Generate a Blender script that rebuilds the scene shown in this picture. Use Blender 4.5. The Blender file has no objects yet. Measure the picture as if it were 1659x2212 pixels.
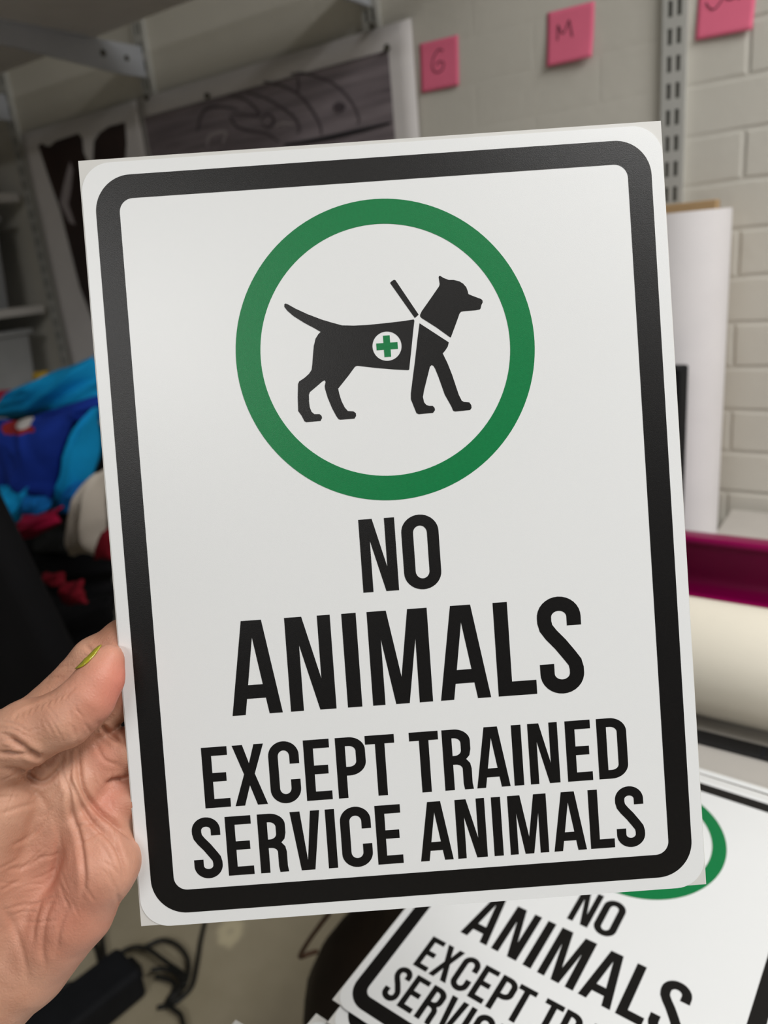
import bpy, bmesh, math, random
import numpy as np
from mathutils import Vector, Matrix, noise
from mathutils.geometry import tessellate_polygon

random.seed(7)
SC = bpy.context.scene
COL = SC.collection

# ------------------------------------------------------------------ camera
F, CX, CY = 1660.0, 829.5, 1106.0            # focal length and principal point, photo pixels (1659 x 2212)
CAM = np.array([0.0, 0.0, 1.35])             # the phone is held at chest height
RC = np.array([[0.824882639410573, 0.1059857528432525, -0.5552797955925421],
               [0.5576881848081674, -0.3132614203808163, 0.7686684402434932],
               [-0.09247983415003382, -0.9437342330843161, -0.31751090938791343]])   # right / down / forward
cam_data = bpy.data.cameras.new('camera')
cam = bpy.data.objects.new('camera', cam_data)
COL.objects.link(cam)
M4 = Matrix.Identity(4)
for i in range(3):
    M4[i][0], M4[i][1], M4[i][2], M4[i][3] = RC[i, 0], -RC[i, 1], -RC[i, 2], CAM[i]
cam.matrix_world = M4
cam_data.sensor_fit = 'VERTICAL'
cam_data.sensor_height = 24.0
cam_data.lens = 24.0 * F / 2212.0
cam_data.clip_start = 0.01
cam_data.dof.use_dof = True
cam_data.dof.focus_distance = 0.309
cam_data.dof.aperture_fstop = 6.0
SC.camera = cam

# ------------------------------------------------------------------ light
world = bpy.data.worlds.new('room')
SC.world = world
world.use_nodes = True
world.node_tree.nodes['Background'].inputs[0].default_value = (0.9, 0.92, 0.95, 1)
world.node_tree.nodes['Background'].inputs[1].default_value = 0.06

def area(name, loc, target, sx, sy, power, color=(1, 0.97, 0.92)):
    d = bpy.data.lights.new(name, 'AREA')
    d.shape = 'RECTANGLE'
    d.size, d.size_y, d.energy, d.color = sx, sy, power, color
    o = bpy.data.objects.new(name, d)
    COL.objects.link(o)
    o.location = loc
    o.rotation_euler = (Vector(target) - Vector(loc)).to_track_quat('-Z', 'Y').to_euler()
    return o
area('ceiling_lamp_behind', (0.25, -1.9, 2.52), (0.25, -1.9, 0), 1.2, 0.35, 29, (1, 0.99, 0.98))
area('fill_light_right', (2.1, 0.10, 2.52), (2.1, 0.10, 0), 0.35, 1.2, 17, (1, 0.99, 0.98))  # unseen fill light, added to brighten the rolls, wall and sign from the right
area('ceiling_lamp_table', (0.85, 0.42, 2.52), (0.85, 0.42, 0), 0.35, 1.2, 31, (1, 0.99, 0.98))

SC.view_settings.view_transform = 'Standard'
SC.view_settings.look = 'None'
SC.view_settings.exposure = 0.07
SC.view_settings.gamma = 1.0
SC.view_settings.use_curve_mapping = False

# ------------------------------------------------------------------ helpers
def V2(px, py):
    return RC @ np.array([(px - CX) / F, (py - CY) / F, 1.0])
def at_y(px, py, y):
    r = V2(px, py); return CAM + r * (y / r[1])
def at_z(px, py, z):
    r = V2(px, py); return CAM + r * ((z - CAM[2]) / r[2])
def at_x(px, py, x):
    r = V2(px, py); return CAM + r * (x / r[0])

def srgb(r, g, b):
    return tuple((c / 12.92 if c <= 0.04045 else ((c + 0.055) / 1.055) ** 2.4) for c in (r / 255, g / 255, b / 255)) + (1,)

def tag(o, label=None, cat=None, group=None, kind=None):
    if label: o['label'] = label
    if cat: o['category'] = cat
    if group: o['group'] = group
    if kind: o['kind'] = kind
    return o

def empty(name, loc=(0, 0, 0), rot=None):
    o = bpy.data.objects.new(name, None)
    o.empty_display_size = 0.05
    COL.objects.link(o)
    o.location = loc
    return o

def link(name, me, mat, parent=None):
    o = bpy.data.objects.new(name, me)
    COL.objects.link(o)
    if mat: me.materials.append(mat)
    if parent: o.parent = parent
    return o

def mesh(name, verts, faces, mat, parent=None, smooth=False):
    me = bpy.data.meshes.new(name)
    me.from_pydata([tuple(v) for v in verts], [], [tuple(f) for f in faces])
    me.update()
    if smooth:
        me.polygons.foreach_set('use_smooth', [True] * len(me.polygons))
    return link(name, me, mat, parent)

def bm_obj(name, bm, mat, parent=None, smooth=False):
    me = bpy.data.meshes.new(name)
    bmesh.ops.recalc_face_normals(bm, faces=bm.faces)
    bm.to_mesh(me); bm.free()
    if smooth:
        me.polygons.foreach_set('use_smooth', [True] * len(me.polygons))
    return link(name, me, mat, parent)

def add_box(bm, lo, hi, bevel=0.0, seg=2):
    r = bmesh.ops.create_cube(bm, size=1.0)
    vs = r['verts']
    for v in vs:
        v.co = Vector([(lo[i] + hi[i]) / 2 + v.co[i] * (hi[i] - lo[i]) for i in range(3)])
    if bevel:
        es = list({e for v in vs for e in v.link_edges})
        bmesh.ops.bevel(bm, geom=es, offset=bevel, segments=seg, affect='EDGES', profile=0.5)

def box(name, lo, hi, mat, parent=None, bevel=0.0, smooth=False):
    bm = bmesh.new()
    add_box(bm, lo, hi, bevel)
    return bm_obj(name, bm, mat, parent, smooth)

def add_tube(bm, pts, r, n=10, closed=False, cap=True):
    pts = [Vector(p) for p in pts]
    rings = []
    up = Vector((0, 0, 1))
    for i, p in enumerate(pts):
        a = pts[max(i - 1, 0)]; b = pts[min(i + 1, len(pts) - 1)]
        t = (b - a).normalized()
        ref = up if abs(t.dot(up)) < 0.95 else Vector((1, 0, 0))
        s = t.cross(ref).normalized(); u = s.cross(t)
        rr = r[i] if isinstance(r, (list, tuple)) else r
        rings.append([bm.verts.new(p + s * math.cos(2 * math.pi * k / n) * rr + u * math.sin(2 * math.pi * k / n) * rr) for k in range(n)])
    for a, b in zip(rings, rings[1:]):
        for k in range(n):
            bm.faces.new((a[k], a[(k + 1) % n], b[(k + 1) % n], b[k]))
    if cap:
        bm.faces.new(rings[0][::-1]); bm.faces.new(rings[-1])

def spline(pts, n=8):
    P = [np.array(p, float) for p in pts]
    P = [2 * P[0] - P[1]] + P + [2 * P[-1] - P[-2]]
    out = []
    for i in range(1, len(P) - 2):
        p0, p1, p2, p3 = P[i - 1:i + 3]
        for k in range(n):
            t = k / n
            out.append(0.5 * ((2 * p1) + (-p0 + p2) * t + (2 * p0 - 5 * p1 + 4 * p2 - p3) * t * t + (-p0 + 3 * p1 - 3 * p2 + p3) * t ** 3))
    out.append(P[-2])
    return out

def material(name, color, rough=0.5, spec=0.5, metal=0.0, coat=0.0, var=0.0, var_scale=20.0, bump=0.0, bump_scale=200.0, sss=0.0):
    """Principled material with procedural colour variation and bump."""
    m = bpy.data.materials.new(name)
    m.use_nodes = True
    nt = m.node_tree
    b = nt.nodes['Principled BSDF']
    b.inputs['Roughness'].default_value = rough
    b.inputs['Specular IOR Level'].default_value = spec
    b.inputs['Metallic'].default_value = metal
    b.inputs['Coat Weight'].default_value = coat
    tc = nt.nodes.new('ShaderNodeTexCoord')
    if var > 0:
        n = nt.nodes.new('ShaderNodeTexNoise'); n.inputs['Scale'].default_value = var_scale; n.inputs['Detail'].default_value = 5
        nt.links.new(tc.outputs['Object'], n.inputs['Vector'])
        r = nt.nodes.new('ShaderNodeValToRGB')
        r.color_ramp.elements[0].position = 0.3; r.color_ramp.elements[1].position = 0.7
        r.color_ramp.elements[0].color = tuple(c * (1 - var) for c in color[:3]) + (1,)
        r.color_ramp.elements[1].color = tuple(min(1, c * (1 + var)) for c in color[:3]) + (1,)
        nt.links.new(n.outputs[0], r.inputs[0]); nt.links.new(r.outputs[0], b.inputs['Base Color'])
    else:
        b.inputs['Base Color'].default_value = color
    if bump > 0:
        n2 = nt.nodes.new('ShaderNodeTexNoise'); n2.inputs['Scale'].default_value = bump_scale; n2.inputs['Detail'].default_value = 4
        nt.links.new(tc.outputs['Object'], n2.inputs['Vector'])
        bp = nt.nodes.new('ShaderNodeBump'); bp.inputs['Strength'].default_value = bump; bp.inputs['Distance'].default_value = 0.001
        nt.links.new(n2.outputs[0], bp.inputs['Height']); nt.links.new(bp.outputs[0], b.inputs['Normal'])
    return m

# ------------------------------------------------------------------ materials
def brick_material():
    m = bpy.data.materials.new('painted_brick'); m.use_nodes = True
    nt = m.node_tree; L = nt.links.new
    b = nt.nodes['Principled BSDF']; b.inputs['Roughness'].default_value = 0.55
    tc = nt.nodes.new('ShaderNodeTexCoord')
    sep = nt.nodes.new('ShaderNodeSeparateXYZ'); L(tc.outputs['Object'], sep.inputs[0])
    cmb = nt.nodes.new('ShaderNodeCombineXYZ')
    ax = nt.nodes.new('ShaderNodeMath'); ax.operation = 'ADD'; ax.inputs[1].default_value = 0.135
    az = nt.nodes.new('ShaderNodeMath'); az.operation = 'ADD'; az.inputs[1].default_value = -1.268 + 0.069 * 30
    L(sep.outputs['X'], ax.inputs[0]); L(sep.outputs['Z'], az.inputs[0])
    L(ax.outputs[0], cmb.inputs[0]); L(az.outputs[0], cmb.inputs[1])
    nz = nt.nodes.new('ShaderNodeTexNoise'); nz.inputs['Scale'].default_value = 9; L(tc.outputs['Object'], nz.inputs['Vector'])
    mixv = nt.nodes.new('ShaderNodeVectorMath'); mixv.operation = 'MULTIPLY_ADD'
    mixv.inputs[1].default_value = (0.006, 0.006, 0.0); L(nz.outputs[1], mixv.inputs[0]); L(cmb.outputs[0], mixv.inputs[2])
    br = nt.nodes.new('ShaderNodeTexBrick')
    br.inputs['Scale'].default_value = 1.0; br.inputs['Brick Width'].default_value = 0.215; br.inputs['Row Height'].default_value = 0.069
    br.inputs['Mortar Size'].default_value = 0.006; br.inputs['Mortar Smooth'].default_value = 0.9
    br.inputs['Color1'].default_value = (1, 1, 1, 1); br.inputs['Color2'].default_value = (0.9, 0.9, 0.9, 1); br.inputs['Mortar'].default_value = (0, 0, 0, 1)
    L(mixv.outputs[0], br.inputs['Vector'])
    # thicker paint to the left fills the joints
    mr = nt.nodes.new('ShaderNodeMapRange'); mr.inputs[1].default_value = -0.36; mr.inputs[2].default_value = -0.12; mr.inputs[3].default_value = 0.08; mr.inputs[4].default_value = 1.0
    L(sep.outputs['X'], mr.inputs[0])
    n2 = nt.nodes.new('ShaderNodeTexNoise'); n2.inputs['Scale'].default_value = 60; n2.inputs['Detail'].default_value = 6; L(tc.outputs['Object'], n2.inputs['Vector'])
    ma = nt.nodes.new('ShaderNodeMath'); ma.operation = 'MULTIPLY'; L(br.outputs['Color'], ma.inputs[0]); L(mr.outputs[0], ma.inputs[1])
    mb = nt.nodes.new('ShaderNodeMath'); mb.operation = 'MULTIPLY_ADD'; mb.inputs[1].default_value = 0.18; L(n2.outputs[0], mb.inputs[0]); L(ma.outputs[0], mb.inputs[2])
    bp = nt.nodes.new('ShaderNodeBump'); bp.inputs['Strength'].default_value = 0.6; bp.inputs['Distance'].default_value = 0.005
    L(mb.outputs[0], bp.inputs['Height']); L(bp.outputs[0], b.inputs['Normal'])
    n3 = nt.nodes.new('ShaderNodeTexNoise'); n3.inputs['Scale'].default_value = 3; n3.inputs['Detail'].default_value = 6; L(tc.outputs['Object'], n3.inputs['Vector'])
    cr = nt.nodes.new('ShaderNodeValToRGB')
    cr.color_ramp.elements[0].position = 0.3; cr.color_ramp.elements[0].color = (0.56, 0.54, 0.48, 1)
    cr.color_ramp.elements[1].position = 0.7; cr.color_ramp.elements[1].color = (0.64, 0.62, 0.555, 1)
    L(n3.outputs[0], cr.inputs[0])
    mx = nt.nodes.new('ShaderNodeMix'); mx.data_type = 'RGBA'; mx.blend_type = 'MULTIPLY'
    sub = nt.nodes.new('ShaderNodeMath'); sub.operation = 'MULTIPLY_ADD'; sub.inputs[1].default_value = -0.12; sub.inputs[2].default_value = 0.12
    L(br.outputs['Color'], sub.inputs[0])
    mul = nt.nodes.new('ShaderNodeMath'); mul.operation = 'MULTIPLY'; L(sub.outputs[0], mul.inputs[0]); L(mr.outputs[0], mul.inputs[1])
    L(mul.outputs[0], mx.inputs['Factor']); L(cr.outputs[0], mx.inputs['A']); mx.inputs['B'].default_value = (0.3, 0.29, 0.26, 1)
    L(mx.outputs['Result'], b.inputs['Base Color'])
    return m

def concrete_material():
    m = bpy.data.materials.new('concrete_floor'); m.use_nodes = True
    nt = m.node_tree; L = nt.links.new
    b = nt.nodes['Principled BSDF']; b.inputs['Roughness'].default_value = 0.7
    tc = nt.nodes.new('ShaderNodeTexCoord')
    n = nt.nodes.new('ShaderNodeTexNoise'); n.inputs['Scale'].default_value = 5; n.inputs['Detail'].default_value = 8; L(tc.outputs['Object'], n.inputs['Vector'])
    cr = nt.nodes.new('ShaderNodeValToRGB')
    cr.color_ramp.elements[0].position = 0.3; cr.color_ramp.elements[0].color = (0.37, 0.32, 0.215, 1)
    cr.color_ramp.elements[1].position = 0.7; cr.color_ramp.elements[1].color = (0.50, 0.44, 0.32, 1)
    L(n.outputs[0], cr.inputs[0])
    # dried pale splash on the concrete
    c = at_z(499, 2014, 0.0)
    d = nt.nodes.new('ShaderNodeVectorMath'); d.operation = 'DISTANCE'; d.inputs[1].default_value = tuple(c)
    nz = nt.nodes.new('ShaderNodeTexNoise'); nz.inputs['Scale'].default_value = 14; nz.inputs['Detail'].default_value = 4; L(tc.outputs['Object'], nz.inputs['Vector'])
    off = nt.nodes.new('ShaderNodeVectorMath'); off.operation = 'MULTIPLY_ADD'; off.inputs[1].default_value = (0.05, 0.05, 0); L(nz.outputs[1], off.inputs[0])
    o2 = nt.nodes.new('ShaderNodeVectorMath'); o2.operation = 'ADD'; o2.inputs[1].default_value = (-0.025, -0.025, 0); L(tc.outputs['Object'], o2.inputs[0])
    L(o2.outputs[0], off.inputs[2]); L(off.outputs[0], d.inputs[0])
    r2 = nt.nodes.new('ShaderNodeValToRGB'); e = r2.color_ramp.elements
    e[0].position = 0.0; e[0].color = (0.45, 0.45, 0.45, 1); e[1].position = 0.040; e[1].color = (0, 0, 0, 1)
    k = e.new(0.018); k.color = (1, 1, 1, 1)
    k = e.new(0.03); k.color = (0.8, 0.8, 0.8, 1)
    L(d.outputs['Value'], r2.inputs[0])
    mx = nt.nodes.new('ShaderNodeMix'); mx.data_type = 'RGBA'
    L(r2.outputs[0], mx.inputs['Factor']); L(cr.outputs[0], mx.inputs['A']); mx.inputs['B'].default_value = (0.72, 0.64, 0.43, 1)
    L(mx.outputs['Result'], b.inputs['Base Color'])
    return m

def plank_print_material():
    m = bpy.data.materials.new('plank_print'); m.use_nodes = True
    nt = m.node_tree; L = nt.links.new
    b = nt.nodes['Principled BSDF']; b.inputs['Roughness'].default_value = 0.5
    tc = nt.nodes.new('ShaderNodeTexCoord')
    mp = nt.nodes.new('ShaderNodeMapping'); mp.inputs['Scale'].default_value = (3, 1, 40); L(tc.outputs['Object'], mp.inputs['Vector'])
    n = nt.nodes.new('ShaderNodeTexNoise'); n.inputs['Scale'].default_value = 1.5; n.inputs['Detail'].default_value = 6; L(mp.outputs[0], n.inputs['Vector'])
    cr = nt.nodes.new('ShaderNodeValToRGB')
    cr.color_ramp.elements[0].position = 0.3; cr.color_ramp.elements[0].color = srgb(102, 93, 98)
    cr.color_ramp.elements[1].position = 0.75; cr.color_ramp.elements[1].color = srgb(150, 140, 144)
    L(n.outputs[0], cr.inputs[0]); L(cr.outputs[0], b.inputs['Base Color'])
    return m

def skin_material():
    m = bpy.data.materials.new('skin'); m.use_nodes = True
    nt = m.node_tree; L = nt.links.new
    b = nt.nodes['Principled BSDF']
    b.inputs['Roughness'].default_value = 0.5
    b.inputs['Specular IOR Level'].default_value = 0.35
    b.inputs['Subsurface Weight'].default_value = 0.16
    b.inputs['Subsurface Radius'].default_value = (1.0, 0.35, 0.2)
    b.inputs['Subsurface Scale'].default_value = 0.004
    tc = nt.nodes.new('ShaderNodeTexCoord')
    n = nt.nodes.new('ShaderNodeTexNoise'); n.inputs['Scale'].default_value = 45; n.inputs['Detail'].default_value = 5; L(tc.outputs['Object'], n.inputs['Vector'])
    cr = nt.nodes.new('ShaderNodeValToRGB'); e = cr.color_ramp.elements
    e[0].position = 0.32; e[0].color = (0.465, 0.228, 0.148, 1)
    e[1].position = 0.68; e[1].color = (0.575, 0.322, 0.22, 1)
    L(n.outputs[0], cr.inputs[0])
    at = nt.nodes.new('ShaderNodeAttribute'); at.attribute_name = 'blush'
    mx = nt.nodes.new('ShaderNodeMix'); mx.data_type = 'RGBA'
    L(at.outputs['Fac'], mx.inputs['Factor']); L(cr.outputs[0], mx.inputs['A']); mx.inputs['B'].default_value = (0.62, 0.185, 0.135, 1)
    L(mx.outputs['Result'], b.inputs['Base Color'])
    # fine skin lines
    v = nt.nodes.new('ShaderNodeTexVoronoi'); v.feature = 'DISTANCE_TO_EDGE'; v.inputs['Scale'].default_value = 620
    mp = nt.nodes.new('ShaderNodeMapping'); mp.inputs['Rotation'].default_value = (0, 0.7, 0.4); mp.inputs['Scale'].default_value = (1, 1, 2.2)
    L(tc.outputs['Object'], mp.inputs['Vector']); L(mp.outputs[0], v.inputs['Vector'])
    n2 = nt.nodes.new('ShaderNodeTexNoise'); n2.inputs['Scale'].default_value = 320; n2.inputs['Detail'].default_value = 6; L(tc.outputs['Object'], n2.inputs['Vector'])
    a = nt.nodes.new('ShaderNodeMath'); a.operation = 'MULTIPLY_ADD'; a.inputs[1].default_value = 0.8
    L(v.outputs['Distance'], a.inputs[0]); L(n2.outputs[0], a.inputs[2])
    bp = nt.nodes.new('ShaderNodeBump'); bp.inputs['Strength'].default_value = 0.35; bp.inputs['Distance'].default_value = 0.0006
    L(a.outputs[0], bp.inputs['Height']); L(bp.outputs[0], b.inputs['Normal'])
    return m

MAT = {
    'brick': brick_material(), 'concrete': concrete_material(), 'planks': plank_print_material(), 'skin': skin_material(),
    'ceiling': material('ceiling_paint', (0.7, 0.7, 0.68, 1), 0.8, var=0.03),
    'liner': material('liner_paper', (0.66, 0.655, 0.63, 1), 0.45, var=0.02),
    'vinyl': material('white_vinyl', (0.785, 0.80, 0.805, 1), 0.33, 0.5, var=0.006, var_scale=8, bump=0.05, bump_scale=3500),
    'ink': material('black_ink', (0.0045, 0.004, 0.004, 1), 0.35, 0.42, var=0.12, var_scale=900, bump=0.10, bump_scale=3500),
    'green': material('green_ink', (0.0008, 0.185, 0.052, 1), 0.35, 0.38, var=0.05, var_scale=900, bump=0.10, bump_scale=3500),
    'shelf': material('shelf_board', (0.60, 0.58, 0.55, 1), 0.5, var=0.04),
    'bracket': material('grey_enamel', (0.44, 0.46, 0.50, 1), 0.4, var=0.03),
    'zinc': material('zinc_upright', (0.52, 0.52, 0.49, 1), 0.4, 0.5, 0.2, var=0.05),
    'slot': material('slot_shade', (0.10, 0.10, 0.085, 1), 0.7, 0.3, var=0.1),
    'case': material('matt_black_case', (0.006, 0.006, 0.007, 1), 0.8, 0.15, var=0.2),
    'paper': material('poster_paper', (0.70, 0.67, 0.66, 1), 0.5, var=0.02),
    'brown_print': material('brown_print', (0.030, 0.016, 0.013, 1), 0.5, var=0.35, var_scale=8),
    'grey_print': material('dark_print', srgb(86, 77, 82), 0.5, var=0.1),
    'pale_print': material('pale_print', srgb(165, 156, 158), 0.5, var=0.06),
    'black_print': material('black_print', (0.012, 0.012, 0.015, 1), 0.5, var=0.2),
    'pin': material('dark_pin', (0.05, 0.045, 0.03, 1), 0.4, var=0.2),
    'note': material('pink_note', srgb(238, 118, 148), 0.7, 0.2, var=0.03),
    'pencil': material('grey_marker', srgb(115, 60, 75), 0.7, 0.2, var=0.1),
    'roll': material('white_paper_roll', (0.74, 0.72, 0.73, 1), 0.5, var=0.02),
    'cream': material('cream_vinyl_roll', (0.85, 0.80, 0.68, 1), 0.32, 0.5, var=0.03, var_scale=6),
    'magenta': material('magenta_vinyl', (0.24, 0.0008, 0.068, 1), 0.35, 0.2, coat=0.0, var=0.06, var_scale=6),
    'card': material('cardboard', srgb(178, 148, 108), 0.7, var=0.05),
    'core': material('cardboard_core', srgb(150, 125, 95), 0.8, var=0.08),
    'black': material('black_plastic', (0.010, 0.010, 0.011, 1), 0.45, var=0.2),
    'adapter': material('charcoal_plastic', (0.012, 0.013, 0.016, 1), 0.75, 0.25, var=0.15),
    'cable': material('cable_rubber', (0.010, 0.010, 0.009, 1), 0.5, var=0.2),
    'table': material('grey_laminate', (0.50, 0.475, 0.44, 1), 0.45, var=0.03),
    'tleg': material('dark_steel', (0.05, 0.05, 0.05, 1), 0.4, 0.5, 0.6, var=0.1),
    'bag': material('dark_brown_leather', (0.016, 0.009, 0.0045, 1), 0.6, 0.3, var=0.25, var_scale=12, bump=0.3, bump_scale=300),
    'strap': material('brown_strap', (0.06, 0.030, 0.016, 1), 0.5, var=0.2),
    'bin': material('grey_bin_plastic', (0.30, 0.31, 0.32, 1), 0.35, var=0.05),
    'bin_clear': material('pale_bin_plastic', (0.36, 0.37, 0.37, 1), 0.3, var=0.06),
    'wood': material('brown_wood', (0.14, 0.060, 0.020, 1), 0.5, var=0.25, var_scale=10),
    'nail': material('yellow_green_polish', srgb(168, 160, 40), 0.15, 0.6, coat=0.6, var=0.02),
}
def cloth(name, col, var=0.12):
    return material(name, col, 0.85, 0.2, var=var, var_scale=14, bump=0.3, bump_scale=700)

# ------------------------------------------------------------------ room shell
WY = 1.32
tag(box('floor', (-4.5, -3.5, -0.1), (3.0, WY + 0.1, 0.0), MAT['concrete']), kind='structure')
tag(box('wall_back', (-4.5, WY, 0.0), (3.0, WY + 0.12, 2.6), MAT['brick']), kind='structure')
tag(box('ceiling', (-4.5, -3.5, 2.6), (3.0, WY + 0.12, 2.7), MAT['ceiling']), kind='structure')

# ------------------------------------------------------------------ wall shelving: uprights, brackets, boards
def upright(x, z0, z1, label):
    bm = bmesh.new()
    w, d, pitch, sl = 0.034, 0.012, 0.0356, 0.021
    y1, y0 = WY, WY - d
    for lo, hi in ((-w / 2, -0.0095), (-0.0032, 0.0032), (0.0095, w / 2)):
        add_box(bm, (x + lo, y0, z0), (x + hi, y0 + 0.0016, z1))
    z = z0 + (1.35 + 0.02 - z0) % pitch
    while z < z1 - 0.02:
        for lo, hi in ((-0.0095, -0.0032), (0.0032, 0.0095)):
            add_box(bm, (x + lo, y0, z), (x + hi, y0 + 0.0016, z + pitch - sl))
        z += pitch
    add_box(bm, (x - w / 2, y0 + 0.0016, z0), (x - w / 2 + 0.0016, y1, z1))
    add_box(bm, (x + w / 2 - 0.0016, y0 + 0.0016, z0), (x + w / 2, y1, z1))
    o = bm_obj('shelf_upright', bm, MAT['zinc'])
    box('slot_shade_plate', (x - w / 2 + 0.0017, y0 + 0.0035, z0), (x + w / 2 - 0.0017, y1 - 0.002, z1), MAT['slot'], o)  # added dark plate: shade of the hollow channel put into its colour
    return tag(o, label, 'upright', 'slotted wall uprights')
STD = [-0.345, -0.871, -1.476, -2.012]
upright(STD[0], 0.95, 2.3, 'slotted metal wall upright between the M note and the rightmost pink note')
upright(STD[1], 0.5, 2.3, 'slotted metal wall upright above the right end of the grey plank poster')
upright(STD[2], 0.5, 2.3, 'slotted metal wall upright between the two posters, carrying the big bracket')
upright(STD[3], 0.5, 2.3, 'slotted metal wall upright at the far left beside the brown-shape poster')

def bracket(x, z, label, length=0.56, h0=0.060, h1=0.036, holes=True):
    bm = bmesh.new()
    y1, y0 = WY - 0.012, WY - 0.012 - length
    prof = [(y1, z), (y1, z - h0), (y1 - 0.06, z - h0), (y1 - 0.30, z - h1 - 0.006), (y0 + 0.03, z - h1 + 0.006), (y0, z - 0.012), (y0, z)]
    t = 0.0035
    a = [bm.verts.new((x - t, p[0], p[1])) for p in prof]
    b = [bm.verts.new((x + t, p[0], p[1])) for p in prof]
    bm.faces.new(a); bm.faces.new(b[::-1])
    for i in range(len(prof)):
        j = (i + 1) % len(prof)
        bm.faces.new((a[i], b[i], b[j], a[j]))
    add_box(bm, (x - 0.012, y0, z - 0.003), (x + 0.012, y1 - 0.14, z))
    o = bm_obj('shelf_bracket', bm, MAT['bracket'])
    tag(o, label, 'bracket', 'shelf brackets')
    if holes:
        for yy, zz, r in ((y1 - 0.045, z - 0.028, 0.006), (y1 - 0.105, z - 0.026, 0.007)):
            bm = bmesh.new()
            bmesh.ops.create_cone(bm, cap_ends=True, segments=16, radius1=r, radius2=r, depth=0.0012,
                                  matrix=Matrix.Translation((x + t + 0.0003, yy, zz)) @ Matrix.Rotation(math.pi / 2, 4, 'Y'))
            bm_obj('bracket_hole', bm, MAT['pin'], o)
    return o
SZ = 1.35 + 0.474
bracket(STD[2], SZ, 'grey steel bracket under the upper shelf, the one in full view at top left')
bracket(STD[3], SZ, 'grey steel bracket under the upper shelf at the far left, over the wooden box')
bracket(STD[1], SZ, 'grey steel bracket under the upper shelf, on the upright right of the plank poster', holes=False)
o = box('wall_shelf', (-3.0, 0.74, SZ), (-0.60, 1.19, SZ + 0.02), MAT['shelf'], bevel=0.002)
tag(o, 'white upper wall shelf board overhead at top left, seen from below', 'shelf')

# shelves at the far left, ending at the poster
for zc, lab in ((1.35 + 0.243, 'pale shelf board at far left, upper one, carrying the brown wooden box'),
                (1.35 - 0.047, 'pale shelf board at far left, lower one, between two grey bins')):
    o = box('wall_shelf', (-3.0, 0.94, zc - 0.022), (-2.035, 1.30, zc), MAT['shelf'], bevel=0.002)
    tag(o, lab, 'shelf', 'left wall shelves')
o = box('wall_shelf', (-3.0, 0.90, 0.955), (-2.035, 1.30, 0.975), MAT['shelf'], bevel=0.002)
tag(o, 'pale shelf board at far left under the lower grey bin, behind the clothes', 'shelf', 'left wall shelves')

def bin_(name, x1, y0, y1, z0, h, w, mat, label, taper=0.02):
    bm = bmesh.new()
    def ring(z, s):
        return [bm.verts.new(p) for p in ((x1 - w + s, y0 + s, z), (x1 - s, y0 + s, z), (x1 - s, y1 - s, z), (x1 - w + s, y1 - s, z))]
    a, b = ring(z0, taper), ring(z0 + h, 0.004)
    c, d = ring(z0 + h, 0.010), ring(z0 + 0.006, taper + 0.006)
    bm.faces.new(a[::-1]); bm.faces.new(d)
    for p, q in ((a, b), (b, c), (c, d)):
        for i in range(4):
            bm.faces.new((p[i], p[(i + 1) % 4], q[(i + 1) % 4], q[i]))
    root = empty(name, (0, 0, 0))
    tag(root, label, 'bin')
    bm_obj('bin_body', bm, mat, root)
    rim = bmesh.new()
    zt = z0 + h
    for lo, hi in (((x1 - w - 0.006, y0 - 0.006, zt - 0.014), (x1 + 0.006, y0 + 0.006, zt)), ((x1 - w - 0.006, y1 - 0.006, zt - 0.014), (x1 + 0.006, y1 + 0.006, zt)),
                   ((x1 - 0.006, y0, zt - 0.014), (x1 + 0.006, y1, zt)), ((x1 - w - 0.006, y0, zt - 0.014), (x1 - w + 0.006, y1, zt))):
        add_box(rim, lo, hi, 0.002)
    bm_obj('bin_rim', rim, mat, root)
    return root
bin_('storage_bin', -2.06, 0.96, 1.24, 1.303, 0.235, 0.5, MAT['bin'], 'grey plastic storage bin between the two left wall shelves')
bin_('storage_bin', -2.05, 0.93, 1.25, 0.975, 0.27, 0.5, MAT['bin_clear'], 'pale grey storage bin below the lower left shelf, behind the clothes')
root = empty('wooden_box'); tag(root, 'brown wooden box on the upper left shelf at the frame edge', 'box')
bm = bmesh.new(); add_box(bm, (-2.6, 0.98, 1.593), (-2.07, 1.20, 1.72), 0.004); bm_obj('box_body', bm, MAT['wood'], root)
bm = bmesh.new(); add_box(bm, (-2.605, 0.975, 1.720), (-2.065, 1.205, 1.736), 0.003); bm_obj('box_lid', bm, MAT['black'], root)

# ------------------------------------------------------------------ posters
PY = 1.302
def flat_on_wall(name, pix, y, mat, parent, thick=0.0006):
    pts = [at_y(p[0], p[1], y) for p in pix]
    tris = tessellate_polygon([[Vector((p[0], p[2], 0)) for p in pts]])
    vs = [(p[0], y, p[2]) for p in pts] + [(p[0], y + thick, p[2]) for p in pts]
    n = len(pts)
    fs = [tuple(t) for t in tris] + [tuple(i + n for i in t[::-1]) for t in tris] + [(i, (i + 1) % n, (i + 1) % n + n, i + n) for i in range(n)]
    return mesh(name, vs, fs, mat, parent)

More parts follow.
